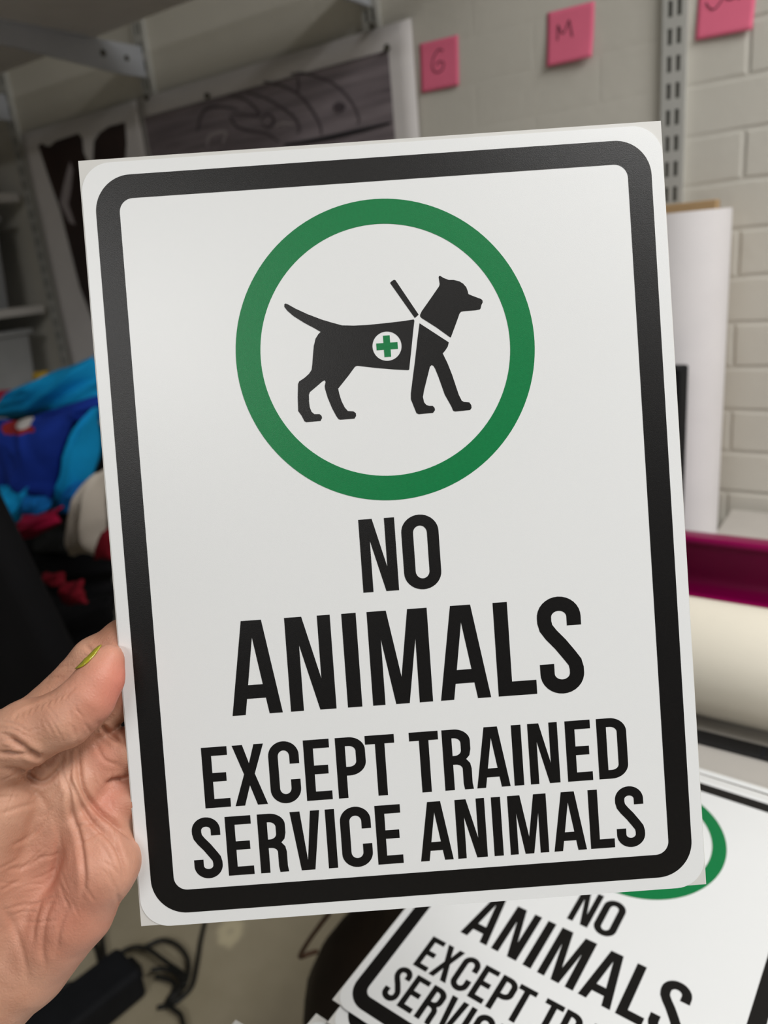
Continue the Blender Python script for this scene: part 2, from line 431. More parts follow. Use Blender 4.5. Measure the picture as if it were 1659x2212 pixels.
def paper_sheet(name, x0, x1, z0, z1, y, mat, parent, wave=0.002, seed=0):
    nx, nz = 24, 24
    vs, fs = [], []
    for side in (0, 1):
        for j in range(nz + 1):
            for i in range(nx + 1):
                x = x0 + (x1 - x0) * i / nx; z = z0 + (z1 - z0) * j / nz
                dy = wave * noise.noise(Vector((x * 4 + seed, z * 3, seed)))
                vs.append((x, y + dy + side * 0.0008 + 0.0015, z))
    n = (nx + 1) * (nz + 1)
    for j in range(nz):
        for i in range(nx):
            a = j * (nx + 1) + i; b = a + 1; c = b + nx + 1; d = a + nx + 1
            fs.append((a, b, c, d)); fs.append((n + d, n + c, n + b, n + a))
    edge = [i for i in range(nx)] + [nx + j * (nx + 1) for j in range(nz)] + [n - 1 - i for i in range(nx)] + [(nz - j) * (nx + 1) for j in range(nz)]
    for k, a in enumerate(edge):
        b = edge[(k + 1) % len(edge)]
        fs.append((b, a, a + n, b + n))
    return mesh(name, vs, fs, mat, parent, True)

ZT = 1.35 + 0.376
p1 = empty('wall_poster'); tag(p1, 'white poster with dark brown shapes hanging at left, partly behind the held sign', 'poster')
paper_sheet('poster_sheet', -1.972, -1.512, 0.62, ZT, PY, MAT['paper'], p1, 0.0008, 1)
q = lambda x, y: (x / 5.027, y / 5.027 + 130)
flat_on_wall('brown_print', [q(415, 930), q(450, 900), q(490, 930), q(540, 935), q(600, 880), q(700, 845), q(850, 795), q(890, 850), q(905, 1000), (188, 345), (220, 500), (250, 700), (205, 705), (172, 620), q(660, 1650), q(520, 1250)], PY - 0.0004, MAT['brown_print'], p1)
flat_on_wall('brown_print', [q(1020, 880), q(1080, 790), q(1180, 720), q(1355, 675), q(1370, 900), q(1360, 1100), (285, 420), (240, 430), (205, 380), q(1010, 1060)], PY - 0.0004, MAT['brown_print'], p1)
flat_on_wall('pale_print', [q(760, 1100), q(730, 1200), q(690, 1350), q(650, 1550), (150, 480), (162, 486), q(740, 1560), q(770, 1400), q(790, 1200)], PY - 0.0012, MAT['pale_print'], p1)

p2 = empty('wall_poster'); tag(p2, 'white-bordered poster of grey wood planks with dark curved lines on the wall', 'poster')
paper_sheet('poster_sheet', -1.505, -0.782, 0.75, ZT, PY - 0.002, MAT['paper'], p2, 0.0008, 5)
yi = PY - 0.003
a = at_y(311, 255, yi); b = at_y(838, 106, yi)
bx = bmesh.new(); add_box(bx, (a[0], yi, 0.85), (b[0], yi + 0.0006, (a[2] + b[2]) / 2)); bm_obj('plank_print', bx, MAT['planks'], p2)
z3 = lambda x, y: (x / 2.7197 + 290, y / 2.7197 + 30)
def stroke(pix, wpx, y, mat, parent, name):
    P = spline([z3(*p) for p in pix], 6)
    L, R_ = [], []
    for i, p in enumerate(P):
        t = P[min(i + 1, len(P) - 1)] - P[max(i - 1, 0)]
        t = t / (np.linalg.norm(t) + 1e-9)
        nrm = np.array([-t[1], t[0]])
        w = wpx * (0.55 + 0.45 * math.sin(math.pi * i / (len(P) - 1)))
        L.append(p + nrm * w); R_.append(p - nrm * w)
    vs = [at_y(*p, y) for p in L] + [at_y(*p, y) for p in R_]
    n = len(P)
    return mesh(name, vs, [(i, i + 1, n + i + 1, n + i) for i in range(n - 1)], mat, parent)
k = 0
for pts, w, mt in (([(920, 355), (1000, 350), (1130, 390), (1220, 450), (1290, 540), (1320, 620), (1310, 650)], 3.2, 'grey_print'),
                   ([(760, 400), (860, 420), (960, 470), (1040, 560), (1090, 650), (1100, 710)], 3.6, 'grey_print'),
                   ([(960, 370), (965, 430), (955, 470)], 3.0, 'grey_print'),
                   ([(660, 460), (780, 500), (880, 560), (950, 620), (970, 680), (955, 700)], 3.4, 'grey_print'),
                   ([(560, 480), (640, 500), (710, 550), (730, 600), (650, 590), (570, 590)], 3.2, 'grey_print'),
                   ([(370, 690), (390, 600), (440, 550), (540, 550), (610, 560)], 3.2, 'grey_print'),
                   ([(560, 600), (600, 660), (690, 690), (770, 700), (850, 750)], 3.2, 'grey_print'),
                   ([(740, 630), (780, 590), (820, 620), (790, 670), (750, 650)], 3.0, 'grey_print'),
                   ([(430, 780), (440, 720), (500, 695), (540, 700), (520, 760)], 4.0, 'pale_print'),
                   ([(830, 660), (880, 640), (930, 650)], 3.0, 'pale_print'),
                   ([(1170, 550), (1200, 530), (1225, 548), (1200, 565), (1175, 555)], 6.0, 'grey_print'),
                   ([(880, 770), (1100, 735), (1300, 690), (1505, 640)], 4.2, 'black_print')):
    o = stroke(pts, w, yi - 0.0004 - 0.0002 * k, MAT[mt], p2, 'drawn_line'); k += 1
for i, pt in enumerate(((836, 103), (447, 207), (804, 56), (316, 210))):
    c = at_y(pt[0], pt[1], yi - 0.004)
    bm = bmesh.new()
    bmesh.ops.create_uvsphere(bm, u_segments=14, v_segments=8, radius=0.006, matrix=Matrix.Translation(c))
    add_tube(bm, [c, (c[0], WY - 0.001, c[2])], 0.001, 6)
    o = bm_obj('push_pin', bm, MAT['pin'], None, True)
    tag(o, ('dark push pin at the top right corner of the plank picture', 'dark push pin on the top edge of the plank picture, toward its left',
            'dark push pin at the poster top below the right shelf upright', 'dark push pin at the seam between the two posters')[i], 'pin', 'poster pins')

# ------------------------------------------------------------------ pink notes
def note(bl, br_, label, lift, strokes, seed):
    A = at_y(bl[0], bl[1], WY - 0.004); B = at_y(br_[0], br_[1], WY - 0.004)
    root = empty('sticky_note', (0, 0, 0)); tag(root, label, 'note', 'pink sticky notes')
    ux = np.array([B[0] - A[0], 0, B[2] - A[2]]); ux /= np.linalg.norm(ux)
    uz = np.array([-ux[2], 0, ux[0]])
    S = 0.0762
    def P(u, v, off=0.0):
        c = (1 - v) ** 2 * lift * (0.7 + 0.5 * u)
        p = A + ux * u * S + uz * v * S
        return (p[0], WY - 0.0012 - c - off, p[2])
    n = 12
    vs = [P(i / n, j / n, o) for o in (0.0008, 0) for j in range(n + 1) for i in range(n + 1)]
    m = (n + 1) ** 2
    fs = []
    for j in range(n):
        for i in range(n):
            a = j * (n + 1) + i
            fs.append((a, a + 1, a + n + 2, a + n + 1)); fs.append((m + a + n + 1, m + a + n + 2, m + a + 1, m + a))
    edge = list(range(n)) + [n + j * (n + 1) for j in range(n)] + [m - 1 - i for i in range(n)] + [(n - j) * (n + 1) for j in range(n)]
    for k, a in enumerate(edge):
        b = edge[(k + 1) % len(edge)]; fs.append((b, a, a + m, b + m))
    mesh('note_sheet', vs, fs, MAT['note'], root, True)
    bm = bmesh.new()
    for st in strokes:
        add_tube(bm, [P(p[0], p[1], 0.0011) for p in spline(st, 6)], 0.0011, 6)
    bm_obj('handwriting', bm, MAT['pencil'], root, True)
    return root
note((910, 201), (989, 185), 'pink sticky note marked G, nearest the plank poster', 0.003,
     [[(0.62, 0.76), (0.50, 0.80), (0.36, 0.66), (0.32, 0.48), (0.42, 0.36), (0.58, 0.38), (0.62, 0.52), (0.50, 0.56), (0.42, 0.50)]], 1)
note((1182, 146), (1281, 125), 'pink sticky note marked M, between the G note and the slotted upright', 0.009,
     [[(0.24, 0.46), (0.24, 0.74)], [(0.24, 0.74), (0.36, 0.56), (0.48, 0.78)], [(0.48, 0.78), (0.56, 0.46)]], 2)
note((1502, 88), (1625, 65), 'pink sticky note cut by the top edge, right of the slotted upright', 0.005,
     [[(0.36, 0.84), (0.26, 0.88), (0.24, 0.80), (0.40, 0.72), (0.44, 0.64), (0.38, 0.52), (0.28, 0.46), (0.18, 0.54), (0.15, 0.60)],
      [(0.58, 0.82), (0.48, 0.76), (0.47, 0.66), (0.54, 0.57), (0.66, 0.58)], [(0.72, 0.84), (0.73, 0.68), (0.72, 0.54)]], 3)

# ------------------------------------------------------------------ work table at the right
TZ = 1.35 - 0.452
tb = empty('work_table', (0, 0, 0)); tag(tb, 'grey-topped work table at right under the rolls and stacked signs', 'table')
box('tabletop', (-0.233, 0.12, TZ - 0.03), (1.6, 1.30, TZ), MAT['table'], tb, 0.003)
for x in (-0.20, 1.55):
    for y in (0.17, 1.25):
        box('leg', (x - 0.02, y - 0.02, 0.0), (x + 0.02, y + 0.02, TZ - 0.03), MAT['tleg'], tb, 0.003)

def roll_x(name, x0, x1, y, r, mat, label, core=0.0, cat='roll'):
    root = empty(name, (0, 0, 0)); tag(root, label, cat)
    n = 64
    prof = [(x0, r * 0.55), (x0, r * 0.985), (x0 + 0.0008, r), (x0 + 0.004, r), (x0 + 0.02, r), (x1 - 0.02, r), (x1 - 0.004, r), (x1 - 0.0008, r), (x1, r * 0.985), (x1, r * 0.55)]
    bm = bmesh.new()
    rings = [[bm.verts.new((px, y + math.cos(2 * math.pi * k / n) * rr, TZ + r + math.sin(2 * math.pi * k / n) * rr)) for k in range(n)] for px, rr in prof]
    for a, b in zip(rings, rings[1:]):
        for k in range(n):
            bm.faces.new((a[k], a[(k + 1) % n], b[(k + 1) % n], b[k]))
    o = bm_obj('wound_sheet', bm, mat, root, True)
    o.data.polygons.foreach_set('use_smooth', [abs(p.normal.x) < 0.5 for p in o.data.polygons])
    bm = bmesh.new()
    rings = []
    for px, rr in ((x0 - 0.002, r * 0.45), (x0 - 0.002, r * 0.55), (x1 + 0.002, r * 0.55), (x1 + 0.002, r * 0.45)):
        rings.append([bm.verts.new((px, y + math.cos(2 * math.pi * k / n) * rr, TZ + r + math.sin(2 * math.pi * k / n) * rr)) for k in range(n)])
    for i in range(4):
        a, b = rings[i], rings[(i + 1) % 4]
        for k in range(n):
            bm.faces.new((a[k], a[(k + 1) % n], b[(k + 1) % n], b[k]))
    bm_obj('core', bm, MAT['core'], root)
    return root
roll_x('vinyl_roll', -0.27, 1.05, 0.700, 0.0555, MAT['cream'], 'thick cream vinyl roll lying along the table behind the stacked signs')
# magenta trough: an open-fronted channel with rolled lips, lying along the table
def trough(x0, x1):
    pts = [(0.930, 0.006), (0.940, 0.0035), (0.955, 0.0035), (0.966, 0.010), (0.971, 0.024), (0.972, 0.048), (0.970, 0.068), (0.963, 0.079), (0.950, 0.0835), (0.932, 0.0845)]
    P = spline(pts, 6)
    out = []
    for i, p in enumerate(P):
        t = P[min(i + 1, len(P) - 1)] - P[max(i - 1, 0)]; t /= np.linalg.norm(t)
        out.append(p + np.array([t[1], -t[0]]) * 0.0025)
    prof = list(P) + out[::-1]
    bm = bmesh.new()
    R_ = [[bm.verts.new((x, p[0], TZ + max(p[1], 0.0002))) for p in prof] for x in (x0, x0 + 0.02, x1 - 0.02, x1)]
    n = len(prof)
    for a, b in zip(R_, R_[1:]):
        for k in range(n): bm.faces.new((a[k], a[(k + 1) % n], b[(k + 1) % n], b[k]))
    m = n // 2
    for R0 in (R_[0], R_[-1]):
        for k in range(m - 1): bm.faces.new((R0[k], R0[k + 1], R0[n - 2 - k], R0[n - 1 - k]))
    for (yy, zz, r) in ((0.930, 0.0063, 0.0055), (0.931, 0.0835, 0.0048)):
        add_tube(bm, [(x0, yy, TZ + zz), (x0 + 0.02, yy, TZ + zz), (x1 - 0.02, yy, TZ + zz), (x1, yy, TZ + zz)], r, 16)
    o = bm_obj('plastic_trough', bm, MAT['magenta'], None, True)
    return tag(o, 'glossy magenta open-fronted plastic trough lying along the table behind the cream roll', 'trough')
trough(-0.30, 1.15)

# black straightedge lying on the table in front of the cream roll
a0 = at_z(1510, 1600, TZ); 
root = empty('straightedge', (0, 0, 0)); tag(root, 'black straightedge lying between the cream roll and the stacked signs', 'ruler')
box('blade', (-0.20, 0.6365, TZ), (0.85, 0.6545, TZ + 0.004), MAT['black'], root, 0.0008)
for i in range(6):
    x = -0.155 + 0.075 * i
    box('tick_mark', (x, 0.637, TZ + 0.004), (x + 0.0035, 0.653, TZ + 0.0043), MAT['adapter'], root)

# upright white paper roll, cardboard panel and black case at the wall
e_r = at_y(1566, 455, 1.17)
RR = 0.068
rc = (e_r[0] - RR * 0.88, 1.17)
root = empty('paper_roll', (rc[0], rc[1], TZ)); tag(root, 'tall white paper roll standing on the table against the brick wall', 'roll')
zt = at_y(1545, 452, 1.17)[2]
bm = bmesh.new()
n = 72; turns = 2.0
N = int(n * turns)
outer, inner = [], []
for k in range(N + 1):
    t = 2 * math.pi * k / n + 0.2
    r = RR - 0.0012 * (turns - k / n)
    outer.append((r * math.cos(t), r * math.sin(t)))
    inner.append(((r - 0.0006) * math.cos(t), (r - 0.0006) * math.sin(t)))
def wall_strip(bm, A, z0, z1):
    vs = [(bm.verts.new((p[0], p[1], z0)), bm.verts.new((p[0], p[1], z1))) for p in A]
    for a, b in zip(vs, vs[1:]):
        bm.faces.new((a[0], b[0], b[1], a[1]))
    return vs
vo = wall_strip(bm, outer, 0, zt - TZ); vi = wall_strip(bm, inner, 0, zt - TZ)
for a, b, c, d in zip(vo, vo[1:], vi, vi[1:]):
    bm.faces.new((a[1], b[1], d[1], c[1])); bm.faces.new((a[0], c[0], d[0], b[0]))
bm_obj('wound_paper', bm, MAT['roll'], root, False)
cp = at_y(1553, 430, 1.29)
o = box('cardboard_panel', (cp[0] - 0.34, 1.275, TZ), (cp[0], 1.300, cp[2]), MAT['card'], None, 0.002)
tag(o, 'tan cardboard panel standing behind the white paper roll', 'cardboard')
bk = at_y(1480, 792, 1.055)
root = empty('black_case', (0, 0, 0)); tag(root, 'narrow black case standing in front of the white paper roll', 'case')
box('case_body', (bk[0] - 0.07, 1.03, TZ), (bk[0], 1.075, bk[2]), MAT['case'], root, 0.003)
box('case_clip', (bk[0] - 0.016, 1.026, bk[2] - 0.014), (bk[0] - 0.010, 1.031, bk[2] - 0.008), MAT['bracket'], root)

# ------------------------------------------------------------------ the printed sign
def arc(cx, cy, rx, ry, a0, a1, n=10):
    return [(cx + rx * math.cos(math.radians(a0 + (a1 - a0) * i / n)), cy + ry * math.sin(math.radians(a0 + (a1 - a0) * i / n))) for i in range(n + 1)]
def rrect(x0, y0, x1, y1, r, n=12):
    return arc(x1 - r, y1 - r, r, r, 0, 90, n) + arc(x0 + r, y1 - r, r, r, 90, 180, n) + arc(x0 + r, y0 + r, r, r, 180, 270, n) + arc(x1 - r, y0 + r, r, r, 270, 360, n)

def glyph(ch, x0, x1, y0, H, s):
    """Condensed capital; returns a list of [outer, hole, hole...] contours in millimetres."""
    w = x1 - x0
    R = []
    if ch == 'I':
        R = [[[(0, 0), (w, 0), (w, H), (0, H)]]]
    elif ch == 'E':
        t = 0.143 * H
        R = [[[(0, 0), (w, 0), (w, t), (s, t), (s, 0.43 * H), (0.91 * w, 0.43 * H), (0.91 * w, 0.573 * H), (s, 0.573 * H), (s, H - t), (w, H - t), (w, H), (0, H)]]]
    elif ch == 'L':
        R = [[[(0, 0), (w, 0), (w, 0.15 * H), (s, 0.15 * H), (s, H), (0, H)]]]
    elif ch == 'T':
        m = w / 2
        R = [[[(m - s / 2, 0), (m + s / 2, 0), (m + s / 2, 0.857 * H), (w, 0.857 * H), (w, H), (0, H), (0, 0.857 * H), (m - s / 2, 0.857 * H)]]]
    elif ch == 'A':
        g = lambda y: 0.264 * w + 0.284 * w * y
        R = [[[(0, 0), (0.262 * w, 0), (g(0.17), 0.17 * H), (w - g(0.17), 0.17 * H), (w - 0.262 * w, 0), (w, 0), (0.705 * w, H), (0.305 * w, H)],
              [(g(0.315), 0.315 * H), (w - g(0.315), 0.315 * H), (0.5 * w, 0.82 * H)]]]
    elif ch == 'N':
        R = [[[(0, 0), (0.283 * w, 0), (0.283 * w, 0.70 * H), (0.645 * w, 0), (w, 0), (w, H), (w - 0.283 * w, H), (w - 0.283 * w, 0.33 * H), (0.375 * w, H), (0, H)]]]
    elif ch == 'M':
        q = 0.205 * w
        R = [[[(0, 0), (q, 0), (q, 0.70 * H), (0.385 * w, 0), (0.61 * w, 0), (w - 0.222 * w, 0.685 * H), (w - 0.222 * w, 0), (w, 0), (w, H), (0.675 * w, H), (0.505 * w, 0.285 * H), (0.32 * w, H), (0, H)]]]
    elif ch == 'V':
        R = [[[(0.27 * w, 0), (0.73 * w, 0), (w, H), (0.69 * w, H), (0.505 * w, 0.16 * H), (0.335 * w, H), (0, H)]]]
    elif ch == 'X':
        m = w / 2
        R = [[[(0, 0), (0.295 * w, 0), (m - 0.01 * w, 0.33 * H), (0.69 * w, 0), (w, 0), (0.665 * w, 0.515 * H), (0.985 * w, H), (0.69 * w, H), (m + 0.01 * w, 0.69 * H), (0.335 * w, H), (0.02 * w, H), (0.335 * w, 0.515 * H)]]]
    elif ch == 'O':
        e = 0.012 * H
        ry = 0.235 * H
        out = arc(w / 2, H + e - ry, w / 2, ry, 0, 180, 18) + arc(w / 2, ry - e, w / 2, ry, 180, 360, 18)
        iw = w / 2 - s; iy = 0.10 * H
        inn = arc(w / 2, 0.862 * H - iy, iw, iy, 0, 180, 14) + arc(w / 2, 0.138 * H + iy, iw, iy, 180, 360, 14)
        R = [[out, inn]]
    elif ch == 'C':
        e = 0.012 * H; ry = 0.235 * H; iw = w / 2 - s; iy = 0.10 * H
        out = [(w, 0.635 * H)] + arc(w / 2, H + e - ry, w / 2, ry, 0, 180, 18) + arc(w / 2, ry - e, w / 2, ry, 180, 360, 18) + [(w, 0.375 * H), (w - s, 0.375 * H)]
        inn = arc(w / 2, 0.138 * H + iy, iw, iy, 360, 180, 14) + arc(w / 2, 0.862 * H - iy, iw, iy, 180, 0, 14) + [(w - s, 0.635 * H)]
        R = [[out + inn]]
    elif ch == 'D':
        rx, ry = 0.56 * w, 0.23 * H
        out = [(0, 0)] + arc(w - rx, ry, rx, ry, 270, 360, 12) + arc(w - rx, H - ry, rx, ry, 0, 90, 12) + [(0, H)]
        t = 0.143 * H; rx2, ry2 = 0.24 * w, 0.09 * H
        inn = [(s, t)] + arc(w - s - rx2, t + ry2, rx2, ry2, 270, 360, 8) + arc(w - s - rx2, H - t - ry2, rx2, ry2, 0, 90, 8) + [(s, H - t)]
        R = [[out, inn]]
    elif ch == 'P':
        rx, ry, lo = 0.56 * w, 0.22 * H, 0.37 * H
        out = [(0, 0), (s, 0), (s, lo)] + arc(w - rx, lo + ry, rx, ry, 270, 360, 12) + arc(w - rx, H - ry, rx, ry, 0, 90, 12) + [(0, H)]
        t = 0.143 * H; rx2, ry2 = 0.24 * w, 0.09 * H
        inn = [(s, lo + t)] + arc(w - s - rx2, lo + t + ry2, rx2, ry2, 270, 360, 8) + arc(w - s - rx2, H - t - ry2, rx2, ry2, 0, 90, 8) + [(s, H - t)]
        R = [[out, inn]]
    elif ch == 'R':
        rx, ry = 0.56 * w, 0.20 * H
        t = 0.143 * H; rx2, ry2 = 0.24 * w, 0.09 * H
        ww = 0.97 * w
        out = [(0, 0), (s, 0), (s, 0.42 * H), (0.42 * w, 0.42 * H)] + arc(0.42 * w, 0.34 * H, w - s * 1.03 - 0.42 * w, 0.08 * H, 90, 0, 6) + \
              [(w - s * 1.03, 0.10 * H), (w - s * 0.93, 0.0), (w, 0), (w - 0.03 * w, 0.10 * H), (w - 0.03 * w, 0.34 * H), (0.93 * w, 0.43 * H), (0.80 * w, 0.50 * H), (0.92 * w, 0.56 * H), (ww, 0.66 * H)] + \
              arc(ww - rx, H - ry, rx, ry, 0, 90, 12) + [(0, H)]
        lo = 0.563 * H
        inn = [(s, lo)] + arc(ww - s - rx2, lo + ry2, rx2, ry2, 270, 360, 8) + arc(ww - s - rx2, H - t - ry2, rx2, ry2, 0, 90, 8) + [(s, H - t)]
        R = [[out, inn]]
    elif ch == 'S':
        e = 0.012 * H; h = s / 2
        a = w / 2 - h
        cl = [(w - h, 0.705 * H), (w - h, 0.80 * H)] + arc(w / 2, 0.80 * H, a, H + e - h * 0.93 - 0.80 * H, 8, 172, 14) + [(h, 0.80 * H), (h, 0.755 * H), (h + 0.03 * w, 0.69 * H), (h + 0.14 * w, 0.615 * H)] + \
             [(w / 2, 0.51 * H), (w - h - 0.14 * w, 0.385 * H), (w - h - 0.03 * w, 0.31 * H), (w - h, 0.245 * H), (w - h, 0.20 * H)] + arc(w / 2, 0.20 * H, a, 0.20 * H + e - h * 0.93, 352, 188, 14)[0:0]
        bot = [(w / 2 + a * math.cos(math.radians(t)), 0.20 * H + (0.20 * H + e - h * 0.93) * math.sin(math.radians(t))) for t in [-8 - 164 * i / 14 for i in range(15)]]
        cl = cl + bot + [(h, 0.20 * H), (h, 0.305 * H)]
        P = [np.array(p) for p in cl]
        P2 = [P[0]]
        for p in P[1:]:
            if np.linalg.norm(p - P2[-1]) > 0.02 * w: P2.append(p)
        P = P2
        L_, R_ = [], []
        for i, p in enumerate(P):
            t = P[min(i + 1, len(P) - 1)] - P[max(i - 1, 0)]
            if i == 0 or i == len(P) - 1: t = np.array([0.0, 1.0])
            t = t / np.linalg.norm(t)
            nn = np.array([-t[1], t[0]])
            L_.append(tuple(p + nn * h)); R_.append(tuple(p - nn * h))
        R = [('strip', L_, R_)]
    out = []
    for poly in R:
        if poly[0] == 'strip':
            out.append(('strip', [(x0 + p[0], y0 + p[1]) for p in poly[1]], [(x0 + p[0], y0 + p[1]) for p in poly[2]]))
        else:
            out.append([[(x0 + p[0], y0 + p[1]) for p in c] for c in poly])
    return out

def ink_mesh(name, polys, w0, w1):
    """Flat printed shapes (mm contours) as a thin solid layer between heights w0 and w1 (metres)."""
    vs, fs = [], []
    for poly in polys:
        b = len(vs)
        if poly[0] == 'strip':
            L_, R_ = poly[1], poly[2]
            n = len(L_)
            for h in (w1, w0):
                vs += [(p[0] / 1000, p[1] / 1000, h) for p in L_] + [(p[0] / 1000, p[1] / 1000, h) for p in R_]
            for i in range(n - 1):
                fs.append((b + i, b + n + i, b + n + i + 1, b + i + 1))
                fs.append((b + i + 1, b + i, b + 2 * n + i, b + 2 * n + i + 1))
                fs.append((b + n + i, b + n + i + 1, b + 3 * n + i + 1, b + 3 * n + i))
            continue
        tris = tessellate_polygon([[Vector((p[0], p[1], 0)) for p in c] for c in poly])
        flat = [p for c in poly for p in c]
        n = len(flat)
        for h in (w1, w0):
            vs += [(p[0] / 1000, p[1] / 1000, h) for p in flat]
        for t in tris:
            a, c_, d = (flat[i] for i in t)
            cr = (c_[0] - a[0]) * (d[1] - a[1]) - (c_[1] - a[1]) * (d[0] - a[0])
            t = t if cr > 0 else t[::-1]
            fs.append(tuple(b + i for i in t))
        st = 0
        for c in poly:
            m = len(c)
            for i in range(m):
                i0, i1 = st + i, st + (i + 1) % m
                fs.append((b + i1, b + i0, b + n + i0, b + n + i1))
            st += m
    me = bpy.data.meshes.new(name)
    me.from_pydata(vs, [], fs)
    me.update()
    return me

SHEET_W, SHEET_H = 228.6, 304.8
I0, I1 = 0.00025, 0.00034
zP = lambda x, y: (x / 5.184 + 600, y / 5.184 + 560)
zQ = lambda x, y: (x / 6.146 + 820, y / 6.146 + 560)
HI = None
SIGN_O = np.array([-0.2348, 0.1311, -0.2466]) + CAM
SIGN_U = np.array([0.8122, 0.5827, -0.0266]); SIGN_U /= np.linalg.norm(SIGN_U)
SIGN_V = np.array([-0.1474, 0.2491, 0.9572]); SIGN_V -= SIGN_U * (SIGN_U @ SIGN_V); SIGN_V /= np.linalg.norm(SIGN_V)
SIGN_N = np.cross(SIGN_U, SIGN_V)
def on_sign(px, py, w=0.0):
    """Pixel to sign coordinates (u, v, w) in millimetres on a plane w mm in front of the sheet."""
    r = V2(px, py)
    t = ((SIGN_O + SIGN_N * w / 1000 - CAM) @ SIGN_N) / (r @ SIGN_N)
    p = CAM + r * t - SIGN_O
    return np.array([p @ SIGN_U, p @ SIGN_V, p @ SIGN_N]) * 1000

body = [(75, 505), (90, 497), (120, 510), (200, 555), (330, 615), (500, 680), (620, 715), (720, 742), (850, 745), (1000, 738), (1200, 718), (1400, 695), (1522, 676), (1530, 690), (1515, 820), (1495, 1020), (1472, 1235), (1463, 1243), (1300, 1235), (1100, 1218), (890, 1194), (865, 1205), (800, 1295), (677, 1450), (690, 1510), (715, 1590), (750, 1660), (785, 1700), (850, 1705), (875, 1725), (878, 1755), (860, 1785), (700, 1798), (680, 1790), (655, 1755), (610, 1670), (560, 1550), (530, 1450), (527, 1420), (537, 1375), (525, 1356), (500, 1370), (360, 1490), (350, 1520), (352, 1600), (360, 1660), (380, 1710), (410, 1735), (470, 1735), (492, 1755), (497, 1780), (480, 1812), (320, 1825), (300, 1815), (270, 1755), (230, 1700), (225, 1550), (228, 1400), (240, 1370), (300, 1330), (350, 1285), (380, 1240), (388, 1180), (395, 1080), (405, 970), (425, 890), (455, 840), (482, 815), (400, 768), (300, 715), (180, 640), (110, 580), (75, 535)]
leash = [(1258, 268), (1264, 258), (1297, 234), (1308, 233), (1320, 240), (1577, 622), (1535, 660)]
front = [(530, 852), (918, 1105), (905, 1160), (870, 1215), (838, 1252), (900, 1380), (960, 1530), (1010, 1680), (1050, 1800), (1090, 1880), (1120, 1895), (1190, 1902), (1215, 1935), (1220, 1975), (1200, 2003), (1000, 2022), (975, 2010), (955, 1960), (905, 1870), (865, 1800), (830, 1700), (780, 1560), (735, 1450), (712, 1415), (690, 1406), (667, 1430), (650, 1500), (620, 1620), (590, 1740), (575, 1830), (590, 1900), (620, 1935), (660, 1948), (705, 1948), (730, 1975), (735, 2005), (710, 2040), (520, 2058), (490, 2045), (465, 1985), (440, 1920), (415, 1860), (415, 1780), (440, 1580), (470, 1350), (500, 1080)]
head = [(540, 765), (537, 740), (560, 690), (680, 520), (790, 360), (798, 330), (783, 240), (790, 225), (808, 226), (850, 252), (915, 277), (980, 277), (1060, 297), (1110, 328), (1150, 375), (1170, 430), (1178, 465), (1250, 495), (1345, 530), (1365, 550), (1368, 575), (1350, 610), (1340, 655), (1330, 668), (1270, 680), (1110, 692), (1080, 700), (1060, 725), (1030, 810), (990, 920), (945, 1040), (930, 1035), (750, 905), (560, 785)]
dog_polys = [[[tuple(on_sign(*zP(*p))[:2]) for p in body], arc(115.25, 224.6, 5.75, 5.75, 0, 360, 40)[:-1]],
             [[tuple(on_sign(*zP(*p))[:2]) for p in leash]],
             [[tuple(on_sign(*zQ(*p))[:2]) for p in front]],
             [[tuple(on_sign(*zQ(*p))[:2]) for p in head]]]
cx_, cy_, ca, cb = 115.25, 224.6, 4.2, 1.32
cross_poly = [[[(cx_ - cb, cy_ - ca), (cx_ + cb, cy_ - ca), (cx_ + cb, cy_ - cb), (cx_ + ca, cy_ - cb), (cx_ + ca, cy_ + cb), (cx_ + cb, cy_ + cb), (cx_ + cb, cy_ + ca), (cx_ - cb, cy_ + ca), (cx_ - cb, cy_ + cb), (cx_ - ca, cy_ + cb), (cx_ - ca, cy_ - cb), (cx_ - cb, cy_ - cb)]]]

def line(spec, y0, H, s):
    polys = []
    for ch, a, b in spec: polys += glyph(ch, a, b, y0, H, s)
    return polys
L1 = line([('N', 98.95, 113.2), ('O', 115.65, 130.45)], 128.0, 29.1, 4.65)
L2 = line([('A', 43.3, 63.4), ('N', 66.7, 84.9), ('I', 89.5, 95.25), ('M', 99.6, 123.6), ('A', 126.8, 146.9), ('L', 149.95, 165.4), ('S', 167.2, 184.7)], 82.5, 37.7, 5.7)
L3 = line([('E', 29.65, 39.85), ('X', 41.7, 54.7), ('C', 56.2, 68.4), ('E', 70.45, 80.75), ('P', 83.25, 95.0), ('T', 95.2, 106.9), ('T', 112.9, 124.5), ('R', 126.05, 137.5), ('A', 138.9, 152.3), ('I', 153.95, 157.8), ('N', 160.5, 172.4), ('E', 175.5, 185.6), ('D', 188.15, 200.0)], 46.05, 24.5, 3.8)
L4 = line([('S', 23.4, 34.7), ('E', 36.9, 47.2), ('R', 49.85, 61.1), ('V', 63.0, 74.9), ('I', 77.15, 80.85), ('C', 82.9, 95.2), ('E', 97.1, 107.3), ('A', 114.3, 127.45), ('N', 129.35, 141.25), ('I', 144.0, 147.7), ('M', 150.55, 166.05), ('A', 168.2, 181.3), ('L', 183.0, 192.7), ('S', 193.8, 205.1)], 18.05, 23.95, 3.75)

